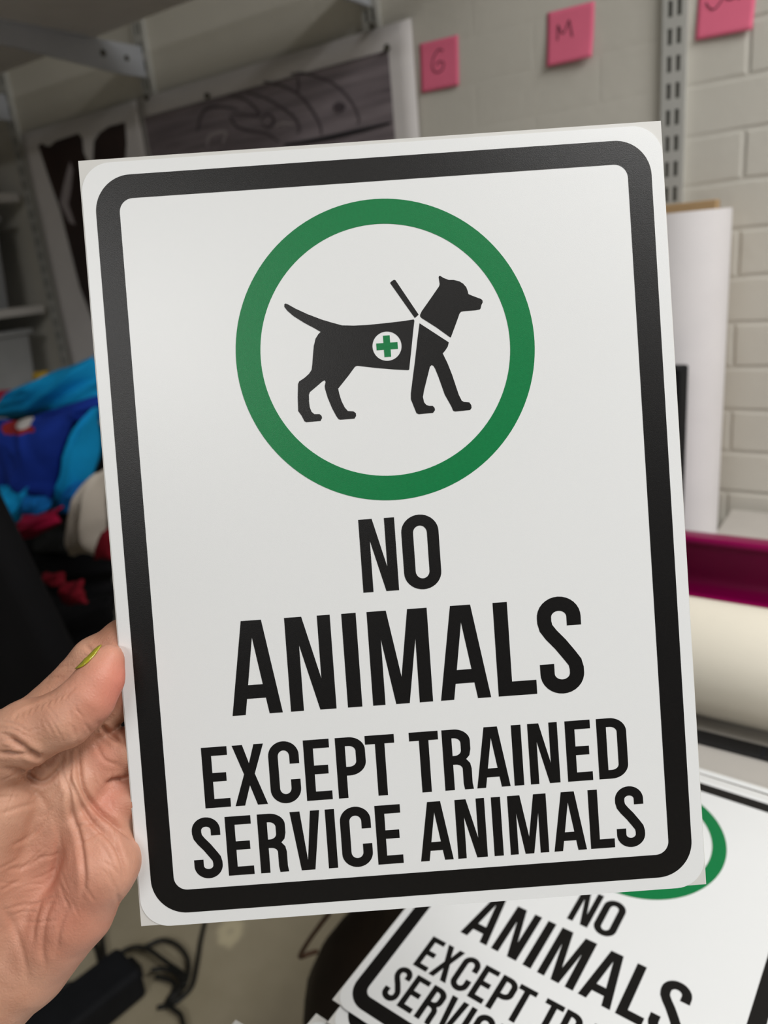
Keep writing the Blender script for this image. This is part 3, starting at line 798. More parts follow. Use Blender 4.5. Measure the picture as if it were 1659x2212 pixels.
sheet_me = ink_mesh('backing_sheet', [[[(0, 0), (SHEET_W, 0), (SHEET_W, SHEET_H), (0, SHEET_H)]]], -0.0004, 0.0)
stick_me = ink_mesh('sticker', [[rrect(0.5, -0.6, 228.3, 303.3, 11.5)]], 0.0, I0)
border_me = ink_mesh('border', [[rrect(5.45, 4.35, 223.6, 298.15, 14.2, 16), rrect(14.65, 13.65, 214.3, 289.0, 5.4, 10)]], I0, I1)
ring_me = ink_mesh('ring', [[arc(114.5, 223.0, 58.95, 59.1, 0, 360, 128)[:-1], arc(114.5, 223.0, 49.25, 49.4, 0, 360, 128)[:-1]]], I0, I1)
dog_me = ink_mesh('dog_symbol', dog_polys, I0, I1)
cross_me = ink_mesh('cross_symbol', cross_poly, I0, I1)
text_me = [ink_mesh('lettering', l, I0, I1) for l in (L1, L2, L3, L4)]
for me_, mt in [(sheet_me, 'liner'), (stick_me, 'vinyl'), (border_me, 'ink'), (ring_me, 'green'), (dog_me, 'ink'), (cross_me, 'green')] + [(t, 'ink') for t in text_me]:
    me_.materials.append(MAT[mt])

def place(o, O, U, V, N):
    m = Matrix.Identity(4)
    for i in range(3):
        m[i][0], m[i][1], m[i][2], m[i][3] = U[i], V[i], N[i], O[i]
    o.matrix_world = m
def child(name, me, parent, label=None):
    o = bpy.data.objects.new(name, me); COL.objects.link(o); o.parent = parent
    if label: o['label'] = label
    return o
def make_sign(O, U, V, label, full=True, group='printed service animal signs'):
    N = np.cross(U, V)
    root = empty('warning_sign')
    place(root, O, U, V, N)
    tag(root, label, 'sign', group)
    child('backing_sheet', sheet_me, root)
    child('sticker', stick_me, root)
    child('border', border_me, root)
    if full:
        child('ring', ring_me, root, 'green ring around the dog')
        child('dog_symbol', dog_me, root, 'black walking dog with harness handle')
        child('cross_symbol', cross_me, root, 'small green cross on the dog')
        for t, lab in zip(text_me, ('black lettering NO', 'black lettering ANIMALS', 'black lettering EXCEPT TRAINED', 'black lettering SERVICE ANIMALS')):
            child('lettering', t, root, lab)
    return root
make_sign(SIGN_O, SIGN_U, SIGN_V, 'white NO ANIMALS sign held upright in the hand, with green dog ring')

# second sign and the stack on the table (coordinates turned into the wall-aligned frame)
def turn(v):
    X = np.array([0.81061397, -0.5855809, 0]); Y = np.array([0.5855809, 0.81061397, 0])
    return np.array([X @ v, Y @ v, v[2]])
U2 = turn(np.array([0.77647246, -0.63013262, 0.00483687])); U2 /= np.linalg.norm(U2)
W2 = turn(np.array([0.6292316, 0.77573103, 0.0480518])); W2 -= U2 * (U2 @ W2); W2 /= np.linalg.norm(W2)
N2 = np.cross(U2, W2)
O2 = turn(np.array([-0.06205334, 0.361514, -0.43870212])) + CAM
make_sign(O2, U2, W2, 'white NO ANIMALS sign lying on top of the stack on the table at lower right')
def rotz(v, a):
    c, s = math.cos(a), math.sin(a)
    return np.array([c * v[0] - s * v[1], s * v[0] + c * v[1], v[2]])
def stack_sheet(du, dv, drop, ang, label):
    U = rotz(U2, ang); V_ = rotz(W2, ang)
    O = O2 + U2 * du + W2 * dv - N2 * drop
    return make_sign(O, U, V_, label, False, 'signs stacked on the table')
stack_sheet(0.006, -0.012, 0.0016, 0.006, 'white sign sheet directly beneath the top sign on the table')
stack_sheet(0.004, 0.008, 0.0032, -0.004, 'white sign sheet third from the top of the table stack')
stack_sheet(0.010, 0.016, 0.0048, 0.005, 'white sign sheet fourth from the top of the table stack')
# sheets lying flat below, their far left corners peeping out at the bottom of the frame
Uf = np.array([U2[0], U2[1], 0]); Uf /= np.linalg.norm(Uf); Vf = np.array([-Uf[1], Uf[0], 0])
for pix, z, ang, lab in (((683, 2189), TZ + 0.0035, 0.02, 'white sign sheet low on the table, its corner just left of the lower stack'),
                         ((509, 2203), TZ + 0.0012, 0.10, 'white sign sheet overhanging the table end, only its tip at the bottom edge')):
    U = rotz(Uf, ang); V_ = rotz(Vf, ang)
    c = at_z(pix[0], pix[1], z)
    make_sign(c - V_ * SHEET_H / 1000, U, V_, lab, False, 'signs stacked on the table')

# ------------------------------------------------------------------ floor clutter
ad = at_z(284, 2082, 0.05)
dirp = at_z(120, 2212, 0.05) - ad
L_ad = np.linalg.norm(dirp); dirp /= L_ad
sidep = np.array([-dirp[1], dirp[0], 0])
root = empty('power_unit', (ad[0], ad[1], 0)); tag(root, 'black box-shaped power unit on the floor among the cables', 'power supply')
bm = bmesh.new()
add_box(bm, (0, -0.048, 0.0), (0.34, 0.048, 0.07), 0.012, 3)
o = bm_obj('housing', bm, MAT['adapter'], root)
ang = math.atan2(dirp[1], dirp[0]); o.rotation_euler = (0, 0, ang)
bm = bmesh.new(); add_box(bm, (-0.012, -0.02, 0.02), (0.0, 0.02, 0.05), 0.003)
o = bm_obj('socket', bm, MAT['black'], root); o.rotation_euler = (0, 0, ang)

zf = lambda x, y: (x / 2.9625 + 60, y / 2.9625 + 1900)
cables = [
 ([(1150, 200), (1130, 290), (1105, 400), (1080, 560), (1050, 680), (980, 760), (900, 805), (830, 820)], 'long black cable running up the floor past the pale splash'),
 ([(740, 440), (830, 393), (900, 393), (970, 430), (1020, 500), (1030, 580), (1010, 660), (960, 740), (900, 790)], 'black cable looping widest beside the power unit'),
 ([(560, 600), (555, 540), (590, 475), (650, 440), (710, 432), (780, 450), (850, 500), (920, 550), (1000, 610), (1010, 680)], 'black cable arching over the top end of the power unit'),
 ([(400, 360), (440, 440), (460, 520), (475, 650)], 'black cable emerging from behind the hand, left of the pair'),
 ([(470, 300), (480, 420), (492, 520), (482, 650)], 'black cable emerging from behind the hand, right of the pair'),
 ([(150, 740), (200, 700), (260, 670), (320, 668), (370, 685), (420, 720)], 'black cable bending over the floor below the wrist'),
 ([(60, 790), (130, 805), (190, 820), (260, 845)], 'black cable lowest in the frame beside the wrist'),
 ([(820, 620), (900, 640), (940, 670), (930, 720), (890, 790), (940, 835), (980, 870), (1000, 950)], 'black cable trailing off the bottom edge right of the power unit'),
 ([(790, 580), (860, 570), (930, 590), (980, 650), (960, 720), (910, 770)], 'short black cable tangled at the right side of the power unit')]
for i, (pp, lab) in enumerate(cables):
    pts = spline([at_z(*zf(*p), 0.006 + 0.0095 * (i % 3)) for p in pp], 8)
    bm = bmesh.new(); add_tube(bm, pts, 0.0048, 10)
    o = bm_obj('power_cable', bm, MAT['cable'], None, True)
    tag(o, lab, 'cable', 'cables on the floor')

# dark brown bag standing on the floor beside the table end
bag = empty('shoulder_bag', (0, 0, 0)); tag(bag, 'dark brown bag standing on the floor left of the sign table', 'bag')
pl = at_z(640, 2120, 0.42)
right = np.array([0.828, 0.560, 0]); fwd = np.array([-0.560, 0.828, 0])
hw = 0.165
cb0 = pl + right * hw
levels = [(0.0, 0.88, 0), (0.02, 0.95, 0), (0.20, 1.0, 0), (0.36, 0.99, 0), (0.41, 0.92, 0.012), (0.45, 0.84, 0.028), (0.49, 0.72, 0.050), (0.53, 0.60, 0.060), (0.60, 0.52, 0.062), (0.68, 0.48, 0.06), (0.695, 0.42, 0.06), (0.70, 0.1, 0.06)]
bm = bmesh.new(); rings = []
for z, s, sh in levels:
    ring = []
    for k in range(40):
        t = 2 * math.pi * k / 40
        cs, sn = math.cos(t), math.sin(t)
        rx = abs(cs) ** 0.6 * math.copysign(1, cs) * hw * s; ry = abs(sn) ** 0.6 * math.copysign(1, sn) * 0.10 * s
        p = np.array([cb0[0], cb0[1], 0]) + right * (rx + sh) + fwd * (ry + 0.02)
        ring.append(bm.verts.new((p[0], p[1], z)))
    rings.append(ring)
for a, b in zip(rings, rings[1:]):
    for k in range(40): bm.faces.new((a[k], a[(k + 1) % 40], b[(k + 1) % 40], b[k]))
bm.faces.new(rings[0][::-1]); bm.faces.new(rings[-1])
bm_obj('bag_body', bm, MAT['bag'], bag, True)
sp = [at_z(745, 1900, 0.72), at_z(715, 1965, 0.66), at_z(690, 2000, 0.62), at_z(665, 2035, 0.57), at_z(648, 2066, 0.53), at_z(668, 2060, 0.52), at_z(685, 2055, 0.515)]
bm = bmesh.new(); add_tube(bm, spline(sp, 6), 0.003, 8); bm_obj('strap', bm, MAT['strap'], bag, True)

# ------------------------------------------------------------------ clothes pile and chair at the left
CL = {'turq': cloth('turquoise_cotton', (0.007, 0.36, 0.76, 1)), 'royal': cloth('royal_cotton', (0.012, 0.045, 0.36, 1)), 'blue': cloth('blue_cotton', (0.005, 0.15, 0.47, 1)),
      'crimson': cloth('crimson_cotton', (0.38, 0.008, 0.05, 1)), 'grey': cloth('charcoal_cotton', (0.035, 0.037, 0.038, 1)), 'cream': cloth('cream_cotton', (0.60, 0.54, 0.47, 1), 0.05),
      'red': cloth('dark_red_cotton', (0.16, 0.004, 0.012, 1)), 'pink': cloth('rose_cotton', (0.55, 0.03, 0.09, 1)), 'black': cloth('black_cotton', (0.004, 0.004, 0.005, 1)), 'yellow': cloth('yellow_cotton', (0.55, 0.36, 0.05, 1)),
      'navy': cloth('navy_cotton', (0.006, 0.005, 0.016, 1))}
def printed_cloth():
    m = cloth('royal_cotton_printed', (0.012, 0.045, 0.36, 1)); nt = m.node_tree; L = nt.links.new
    b = nt.nodes['Principled BSDF']
    tc = nt.nodes.new('ShaderNodeTexCoord'); sep = nt.nodes.new('ShaderNodeSeparateXYZ'); L(tc.outputs['Object'], sep.inputs[0])
    src = b.inputs['Base Color'].links[0].from_socket
    def spot(cx, cz, rx, rz, col, src):
        v = nt.nodes.new('ShaderNodeVectorMath'); v.operation = 'MULTIPLY_ADD'
        v.inputs[1].default_value = (1 / rx, 0, 1 / rz); v.inputs[2].default_value = (-cx / rx, 0, -cz / rz); L(tc.outputs['Object'], v.inputs[0])
        n = nt.nodes.new('ShaderNodeTexNoise'); n.inputs['Scale'].default_value = 45; L(tc.outputs['Object'], n.inputs['Vector'])
        ln = nt.nodes.new('ShaderNodeVectorMath'); ln.operation = 'LENGTH'; L(v.outputs[0], ln.inputs[0])
        ad_ = nt.nodes.new('ShaderNodeMath'); ad_.operation = 'ADD'; L(ln.outputs['Value'], ad_.inputs[0]); L(n.outputs[0], ad_.inputs[1])
        lt = nt.nodes.new('ShaderNodeMath'); lt.operation = 'LESS_THAN'; lt.inputs[1].default_value = 1.5; L(ad_.outputs[0], lt.inputs[0])
        mx = nt.nodes.new('ShaderNodeMix'); mx.data_type = 'RGBA'; L(lt.outputs[0], mx.inputs['Factor']); L(src, mx.inputs['A']); mx.inputs['B'].default_value = col
        return mx.outputs['Result']
    src = spot(0.030, 0.066, 0.058, 0.013, (0.35, 0.03, 0.03, 1), src)
    src = spot(0.048, 0.075, 0.034, 0.010, (0.65, 0.62, 0.60, 1), src)
    L(src, b.inputs['Base Color'])
    return m
PRINTED = printed_cloth()
def garment(pix, y, rx, ry, rz, mat, label, seed, amp=0.22, tilt=0.0, name='garment', res=5):
    c = at_y(pix[0], pix[1], y)
    bm = bmesh.new()
    bmesh.ops.create_icosphere(bm, subdivisions=res, radius=1.0)
    ct, st_ = math.cos(tilt), math.sin(tilt)
    for v in bm.verts:
        d = v.co.normalized()
        w = Vector((noise.noise(d * 1.3 + Vector((seed, 0, 0))), noise.noise(d * 1.3 + Vector((0, seed, 5))), noise.noise(d * 1.3 + Vector((9, 0, seed))))) * 0.9
        p = d * 1.6 + w + Vector((seed * 3.1, seed * 1.7, 0))
        ridge = 1 - abs(noise.noise(p * 1.5)) * 2.2
        ridge2 = 1 - abs(noise.noise(p * 3.0 + Vector((4, 4, 4)))) * 2.2
        big = noise.noise(d * 1.2 + Vector((seed * 2, 3, 1)))
        k = 1 + amp * (0.6 * ridge + 0.14 * ridge2) + 0.25 * big - 0.15
        q = d * k
        x_, z_ = q.x * rx, q.z * rz
        v.co = Vector((x_ * ct - z_ * st_, q.y * ry, x_ * st_ + z_ * ct))
    o = bm_obj(name, bm, mat, None, True)
    o.location = c
    return tag(o, label, 'clothes', 'clothes heaped at left')
def drape(quad, y, mat, label, seed, amp=0.012, folds=3.0, turn_=0.0, name='garment', sag=0.0, dy=0.0):
    """A crumpled hanging piece of cloth: a folded sheet between four corners (TL, TR, BR, BL)."""
    C_ = [at_y(q[0], q[1], y + (dy if i >= 2 else 0)) for i, q in enumerate(quad)]
    ctr = sum(C_) / 4
    nu, nv_ = 46, 46
    top, bot = [], []
    ex = (C_[1] - C_[0] + C_[2] - C_[3]) / 2; ez = (C_[3] - C_[0] + C_[2] - C_[1]) / 2
    size = max(np.linalg.norm(ex), np.linalg.norm(ez))
    nrm = np.cross(ex, ez); nrm /= np.linalg.norm(nrm)
    if nrm[1] > 0: nrm = -nrm
    grid = []
    for j in range(nv_ + 1):
        for i in range(nu + 1):
            u, v = i / nu, j / nv_
            eu = u + 0.06 * noise.noise(Vector((v * 4, seed, 1))) * (abs(2 * u - 1)); ev = v + 0.07 * noise.noise(Vector((u * 4, seed, 7))) * abs(2 * v - 1)
            p = C_[0] * (1 - eu) * (1 - ev) + C_[1] * eu * (1 - ev) + C_[2] * eu * ev + C_[3] * (1 - eu) * ev
            s_, c_ = math.sin(turn_), math.cos(turn_)
            a = (u - 0.5) * c_ + (v - 0.5) * s_; b = -(u - 0.5) * s_ + (v - 0.5) * c_
            w1 = noise.noise(Vector((a * folds * 1.3 + seed, b * 0.8, seed)))
            w2 = 1 - 2.4 * abs(noise.noise(Vector((a * folds + 0.5 * w1, b * 1.1 + seed, seed * 2.0))))
            w3 = 1 - 2.4 * abs(noise.noise(Vector((a * 2.0 + 9, b * folds * 0.8 + seed, 3.0))))
            round_ = (1 - (2 * u - 1) ** 4) * (1 - (2 * v - 1) ** 4)
            d = amp * (0.9 * w2 + 0.5 * w3 + 0.8 * w1) + size * 0.16 * round_
            p = p + nrm * d + np.array([0, 0, -sag * (1 - (2 * u - 1) ** 2)])
            grid.append(p - ctr)
    m = len(grid)
    back = [g * 0.985 - nrm * 0.006 for g in grid]
    fs = []
    for j in range(nv_):
        for i in range(nu):
            k = j * (nu + 1) + i
            fs.append((k, k + nu + 1, k + nu + 2, k + 1)); fs.append((m + k + 1, m + k + nu + 2, m + k + nu + 1, m + k))
    edge = list(range(nu)) + [nu + j * (nu + 1) for j in range(nv_)] + [m - 1 - i for i in range(nu)] + [(nv_ - j) * (nu + 1) for j in range(nv_)]
    for k, a in enumerate(edge):
        b = edge[(k + 1) % len(edge)]; fs.append((a, b, b + m, a + m))
    o = mesh(name, grid + back, fs, mat, None, True)
    o.location = ctr
    return tag(o, label, 'clothes', 'clothes heaped at left')
garment((125, 1000), 1.06, 0.24, 0.07, 0.20, CL['black'], 'black filler ball added to shade the gaps of the clothes heap, behind the blue shirts', 15.4, 0.15)  # added filler, black so that gaps between the clothes read as shadow
garment((115, 1345), 1.07, 0.24, 0.08, 0.125, CL['black'], 'black clothing bundle at the bottom of the heap, resting on the dark low table', 19.3, 0.12)
drape([(55, 835), (215, 765), (222, 880), (-20, 905)], 0.985, CL['turq'], 'turquoise shirt at the top of the clothes heap', 1.3, 0.016, 3.2, 0.5)
drape([(95, 892), (222, 850), (215, 920), (40, 925)], 0.93, CL['royal'], 'royal blue shirt fold tucked under the turquoise top', 6.1, 0.010, 2.0, 1.2)
drape([(165, 915), (222, 880), (200, 1118), (118, 1105)], 0.875, CL['turq'], 'turquoise shirt hanging at the right of the royal blue one', 3.7, 0.014, 3.0, 0.5)
drape([(-15, 905), (168, 890), (122, 1075), (5, 1050)], 0.84, PRINTED, 'royal blue shirt with red and white print in the heap', 2.1, 0.015, 2.6, -0.5)
drape([(148, 1050), (192, 1035), (188, 1112), (128, 1108)], 0.835, CL['blue'], 'blue sleeve hanging above the cream cloth', 11.7, 0.008, 2.4, 0.2)
drape([(-2, 1042), (66, 1050), (46, 1120), (22, 1150)], 0.80, CL['turq'], 'turquoise sleeve hanging at the lower left of the heap', 4.9, 0.009, 2.2, 0.1)
drape([(55, 1070), (112, 1078), (104, 1122), (50, 1112)], 0.79, CL['blue'], 'blue cuff just above the crimson garment', 5.3, 0.007, 2.0, 0.2)
drape([(48, 1112), (128, 1094), (134, 1128), (34, 1168)], 0.765, CL['crimson'], 'crimson garment under the blue shirts', 6.7, 0.008, 2.0, 1.3, sag=0.006)
drape([(92, 1120), (168, 1105), (168, 1196), (70, 1190)], 0.86, CL['grey'], 'charcoal garment between the crimson and the cream cloth', 7.2, 0.010, 2.6)
drape([(192, 1035), (232, 1015), (236, 1200), (156, 1192)], 0.81, CL['cream'], 'cream cloth hanging beside the held sign edge', 8.4, 0.010, 2.6, 0.2)
drape([(221, 1150), (244, 1135), (246, 1208), (208, 1206)], 0.77, CL['red'], 'dark red garment edge beside the held sign, right of the cream cloth', 9.1, 0.005, 2.0)
drape([(-10, 845), (66, 838), (50, 868), (-12, 890)], 1.02, CL['pink'], 'rose pink garment at the upper left of the heap', 10.3, 0.006, 2.0, 1.2)
drape([(72, 804), (102, 800), (100, 826), (74, 828)], 1.10, CL['yellow'], 'small yellow cloth behind the turquoise shirt', 12.3, 0.004, 2.0)
drape([(92, 1238), (134, 1236), (150, 1266), (100, 1262)], 0.72, CL['red'], 'dark red garment low in the black heap, upper left patch', 13.9, 0.006, 2.0, 0.8)
drape([(130, 1262), (178, 1254), (192, 1302), (146, 1306)], 0.68, CL['red'], 'dark red garment low in the black heap, lower right patch', 14.2, 0.006, 2.2, 0.4)
drape([(-60, 1110), (250, 1186), (250, 1320), (10, 1330)], 0.90, CL['black'], 'black garment hanging under the coloured shirts', 18.2, 0.012, 3.0, 0.4)
drape([(10, 1290), (255, 1285), (262, 1440), (10, 1440)], 0.775, CL['black'], 'black coat hanging lowest in the heap, behind the hand', 16.5, 0.012, 3.0, 0.2, dy=0.0)

bt = empty('storage_table', (0, 0, 0)); tag(bt, 'dark low table carrying the clothes heap at left', 'table')
box('tabletop', (-2.0, 0.84, 0.255), (-1.2, 1.26, 0.285), MAT['black'], bt, 0.004)
for x in (-1.96, -1.24):
    for y in (0.88, 1.22):
        box('leg', (x - 0.02, y - 0.02, 0), (x + 0.02, y + 0.02, 0.255), MAT['black'], bt, 0.003)

ch = empty('padded_chair', (0, 0, 0)); tag(ch, 'black padded chair in shadow at the left edge, behind the hand', 'chair')
cc = at_y(-62, 1440, 0.52)
bm = bmesh.new(); add_box(bm, (-0.21, -0.035, -0.30), (0.21, 0.035, 0.30), 0.034, 5)
o = bm_obj('backrest', bm, CL['black'], ch, True)
for v in o.data.vertices:
    t = max(0.0, v.co.z) / 0.30
    v.co.x *= 1 - 0.38 * t ** 2
o.location = (cc[0], cc[1], cc[2] + 0.04); o.rotation_euler = (math.radians(8), 0, math.radians(28))
sx, sy = cc[0] - 0.38, cc[1] + 0.04
bm = bmesh.new(); add_box(bm, (-0.23, -0.22, -0.04), (0.23, 0.22, 0.04), 0.035, 4)
o = bm_obj('seat', bm, CL['black'], ch, True); o.location = (sx, sy, 0.46); o.rotation_euler = (0, 0, math.radians(28))
bm = bmesh.new(); add_tube(bm, [(sx, sy, 0.06), (sx, sy, 0.43)], 0.025, 14); bm_obj('post', bm, MAT['black'], ch, True)
for k in range(5):
    t = 2 * math.pi * k / 5 + 0.3
    bm = bmesh.new(); add_tube(bm, [(sx, sy, 0.09), (sx + 0.26 * math.cos(t), sy + 0.26 * math.sin(t), 0.055)], [0.022, 0.014], 10)
    lg = bm_obj('base_leg', bm, MAT['black'], ch, True)
    bm = bmesh.new(); bmesh.ops.create_uvsphere(bm, u_segments=12, v_segments=8, radius=0.027, matrix=Matrix.Translation((sx + 0.26 * math.cos(t), sy + 0.26 * math.sin(t), 0.0275)))
    bm_obj('caster', bm, MAT['black'], lg, True)

# ------------------------------------------------------------------ the hand
# Sculpted in sign coordinates (u right, v up, w out of the sheet, millimetres) as a smooth union of tapered limbs.
PR = []          # (A, B, ra, rb, k)
def limb(chain, k, kin=3.0):
    P = [on_sign(c[0], c[1], c[2]) for c in chain]
    for i in range(len(chain) - 1):
        PR.append((P[i], P[i + 1], chain[i][3], chain[i + 1][3], k if i == 0 else kin))
def build_prims():
    # forearm and palm
    limb([(-420, 2520, 10, 34), (-230, 2320, 6, 29), (-110, 2190, 2, 25)], 8)
    limb([(-60, 2170, 2, 20), (60, 2090, 2, 15.5), (165, 1965, 3.5, 14.5), (222, 1868, 4.6, 12.8)], 8)          # ulnar edge
    limb([(222, 1868, 4.6, 12.8), (203, 1790, -2, 11.2)], 6)
    limb([(-80, 2150, 0, 18), (60, 1900, -3, 14), (168, 1700, -5, 11.5)], 8)
    limb([(-110, 2120, 0, 18), (30, 1850, -4, 14), (122, 1630, -7, 11.5)], 8)
    limb([(-140, 2080, 0, 18), (-40, 1800, -6, 14), (45, 1585, -7, 12)], 8)
    limb([(-110, 2080, 4, 20), (-60, 1900, 5, 20), (-20, 1740, 7, 17)], 9)                                       # thenar
    limb([(228, 1800, -7.5, 10.0), (240, 1842, -5.0, 10.4)], 6)
    # fingers behind the sheet
    limb([(45, 1585, -7, 12), (124, 1523, -8.5, 10.6), (206, 1427, -10.4, 9.7), (270, 1383, -10.2, 8.8), (350, 1345, -9.4, 8.4), (425, 1335, -8.0, 6.8)], 4)
    limb([(122, 1630, -7, 11.5), (210, 1535, -10.5, 9.6), (290, 1490, -10.2, 9.2), (395, 1460, -9.4, 8.6), (490, 1455, -8.2, 7.0)], 4)
    limb([(168, 1700, -5, 11.5), (232, 1640, -9.4, 9.4), (300, 1612, -9.8, 9.0), (400, 1590, -9.2, 8.3), (480, 1585, -8.0, 6.8)], 4)
    limb([(203, 1790, -2, 11.2), (250, 1737, -7.6, 8.6), (318, 1712, -8.8, 8.0), (395, 1695, -8.2, 7.3), (450, 1690, -7.2, 6.0)], 4)
    # thumb in front
    limb([(-45, 1700, 8, 16), (-25, 1625, 12, 14), (60, 1583, 13.5, 11.8), (140, 1552, 13.0, 10.6), (190, 1508, 11.0, 9.6), (219, 1462, 8.4, 8.0), (235, 1425, 6.0, 6.1)], 2.2, 4.0)

def prim_d(P, A, B, ra, rb):
    ba = B - A
    h = np.clip(((P - A) @ ba) / (ba @ ba), 0, 1)
    return np.linalg.norm(P - A - h[..., None] * ba, axis=-1) - (ra + (rb - ra) * h)
def smin(a, b, k):
    h = np.maximum(k - np.abs(a - b), 0.0) / k
    return np.minimum(a, b) - h * h * k * 0.25
def hand_sdf(P):
    d = np.full(P.shape[:-1], 60.0)
    for A, B, ra, rb, k in PR: d = smin(d, prim_d(P, A, B, ra, rb), k)
    return d

def build_hand():
    build_prims()
    h = 1.15
    lo = np.min([np.minimum(A - ra, B - rb) for A, B, ra, rb, k in PR], 0) - 6
    hi = np.max([np.maximum(A + ra, B + rb) for A, B, ra, rb, k in PR], 0) + 6
    n = np.ceil((hi - lo) / h).astype(int) + 1
    G = np.full(tuple(n), 60.0, np.float32)
    ax = [lo[i] + h * np.arange(n[i]) for i in range(3)]
    for A, B, ra, rb, k in PR:
        m = k + 4.0
        l = np.minimum(A - ra, B - rb) - m; u = np.maximum(A + ra, B + rb) + m
        s = [slice(max(0, int((l[i] - lo[i]) / h)), min(n[i], int((u[i] - lo[i]) / h) + 2)) for i in range(3)]
        P = np.stack(np.meshgrid(*[ax[i][s[i]] for i in range(3)], indexing='ij'), -1)
        G[s[0], s[1], s[2]] = smin(G[s[0], s[1], s[2]], prim_d(P, A, B, ra, rb).astype(np.float32), k)
    # surface nets
    ins = G < 0
    c = ins[:-1, :-1, :-1].astype(np.int8)
    tot = np.zeros(tuple(n - 1), np.int8)
    offs = [(i, j, k) for i in (0, 1) for j in (0, 1) for k in (0, 1)]
    sl = lambda o: tuple(slice(o[i], n[i] - 1 + o[i]) for i in range(3))
    for o in offs: tot += ins[sl(o)]
    act = (tot > 0) & (tot < 8)
    idx = -np.ones(tuple(n - 1), np.int64)
    cells = np.argwhere(act)
    idx[act] = np.arange(len(cells))
    acc = np.zeros((len(cells), 3)); cnt = np.zeros(len(cells))
    val = {o: G[cells[:, 0] + o[0], cells[:, 1] + o[1], cells[:, 2] + o[2]].astype(float) for o in offs}
    for a in offs:
        for d in range(3):
            if a[d] == 0:
                b = list(a); b[d] = 1; b = tuple(b)
                va, vb = val[a], val[b]
                x = (va < 0) != (vb < 0)
                t = np.where(x, va / np.where(x, va - vb, 1), 0)
                p = np.array(a, float)[None] + t[:, None] * np.eye(3)[d][None]
                acc[x] += p[x]; cnt[x] += 1
    verts = lo + h * (cells + acc / cnt[:, None])
    faces = []
    for d in range(3):
        e1, e2 = (d + 1) % 3, (d + 2) % 3
        s0 = [slice(None)] * 3; s1 = [slice(None)] * 3
        s0[d] = slice(0, n[d] - 1); s1[d] = slice(1, n[d])
        A_, B_ = ins[tuple(s0)], ins[tuple(s1)]
        ed = np.argwhere(A_ != B_)
        ed = ed[(ed[:, e1] > 0) & (ed[:, e2] > 0) & (ed[:, e1] < n[e1] - 1) & (ed[:, e2] < n[e2] - 1)]
        flip = A_[ed[:, 0], ed[:, 1], ed[:, 2]]
        q = []
        for o1, o2 in ((0, 0), (1, 0), (1, 1), (0, 1)):
            cc = ed.copy(); cc[:, e1] -= o1; cc[:, e2] -= o2
            q.append(idx[cc[:, 0], cc[:, 1], cc[:, 2]])
        q = np.stack(q, 1)
        q[~flip] = q[~flip][:, ::-1]
        faces.append(q)
    faces = np.concatenate(faces)
    return verts, faces
hv, hf = build_hand()

def smooth_subdivide(verts, faces):
    me = bpy.data.meshes.new('tmp')
    me.from_pydata(verts.tolist(), [], faces.tolist()); me.update()
    o = bpy.data.objects.new('tmp', me); COL.objects.link(o)
    sm = o.modifiers.new('s', 'SMOOTH'); sm.factor = 0.5; sm.iterations = 2
    ss = o.modifiers.new('u', 'SUBSURF'); ss.levels = 1; ss.render_levels = 1
    dg = bpy.context.evaluated_depsgraph_get()
    me2 = bpy.data.meshes.new_from_object(o.evaluated_get(dg))
    bpy.data.objects.remove(o); bpy.data.meshes.remove(me)
    return me2
hand_me = smooth_subdivide(hv, hf)
nv = len(hand_me.vertices)
co = np.zeros(nv * 3); hand_me.vertices.foreach_get('co', co); co = co.reshape(-1, 3)
no = np.zeros(nv * 3); hand_me.vertices.foreach_get('normal', no); no = no.reshape(-1, 3)
# which vertices form the palm-side surface
camL = (CAM - SIGN_O); camL = np.array([camL @ SIGN_U, camL @ SIGN_V, camL @ SIGN_N]) * 1000
RL = np.stack([SIGN_U, SIGN_V, SIGN_N]) @ RC            # camera axes in sign coordinates
rel = (co - camL) @ RL
px = F * rel[:, 0] / rel[:, 2] + CX; py = F * rel[:, 1] / rel[:, 2] + CY
view = camL - co; dist = np.linalg.norm(view, axis=1); facing = np.einsum('ij,ij->i', no, view / dist[:, None])
bx_ = ((px + 900) // 7).astype(int); by_ = ((py - 1000) // 7).astype(int)
ok = (bx_ >= 0) & (bx_ < 300) & (by_ >= 0) & (by_ < 300)
zb = np.full((300, 300), 1e9)
np.minimum.at(zb, (bx_[ok], by_[ok]), dist[ok])
vis = np.zeros(nv, bool)
vis[ok] = (dist[ok] < zb[bx_[ok], by_[ok]] + 3.0) & (facing[ok] > 0.05)
disp = np.zeros(nv)
def crease(pts, depth, sig, bulge=0.35):
    P = np.array(spline(pts, 8))
    best = np.full(nv, 1e9); ends = np.ones(nv)
    m = vis & (px > P[:, 0].min() - 40) & (px < P[:, 0].max() + 40) & (py > P[:, 1].min() - 40) & (py < P[:, 1].max() + 40)
    q = np.stack([px[m], py[m]], 1)
    b = np.full(len(q), 1e9); tt = np.zeros(len(q))
    L_ = len(P) - 1
    for i in range(L_):
        a, c = P[i], P[i + 1]; d = c - a
        t = np.clip(((q - a) @ d) / (d @ d + 1e-9), 0, 1)
        e = np.linalg.norm(q - a - t[:, None] * d, axis=1)
        s = e < b
        b[s] = e[s]; tt[s] = (i + t[s]) / L_
    e = b * 0.18                                         # about 0.18 mm per pixel at this distance
    fade = np.clip(np.minimum(tt, 1 - tt) * 5, 0.15, 1)
    g = depth * np.exp(-(e / sig) ** 2) - depth * bulge * np.exp(-((e - 2.4 * sig) / (1.5 * sig)) ** 2)
    disp[m] -= g * fade
crease([(10, 1588), (45, 1610), (82, 1634), (96, 1634)], 1.6, 1.0)
crease([(-10, 1625), (40, 1628), (82, 1634)], 0.9, 0.9)
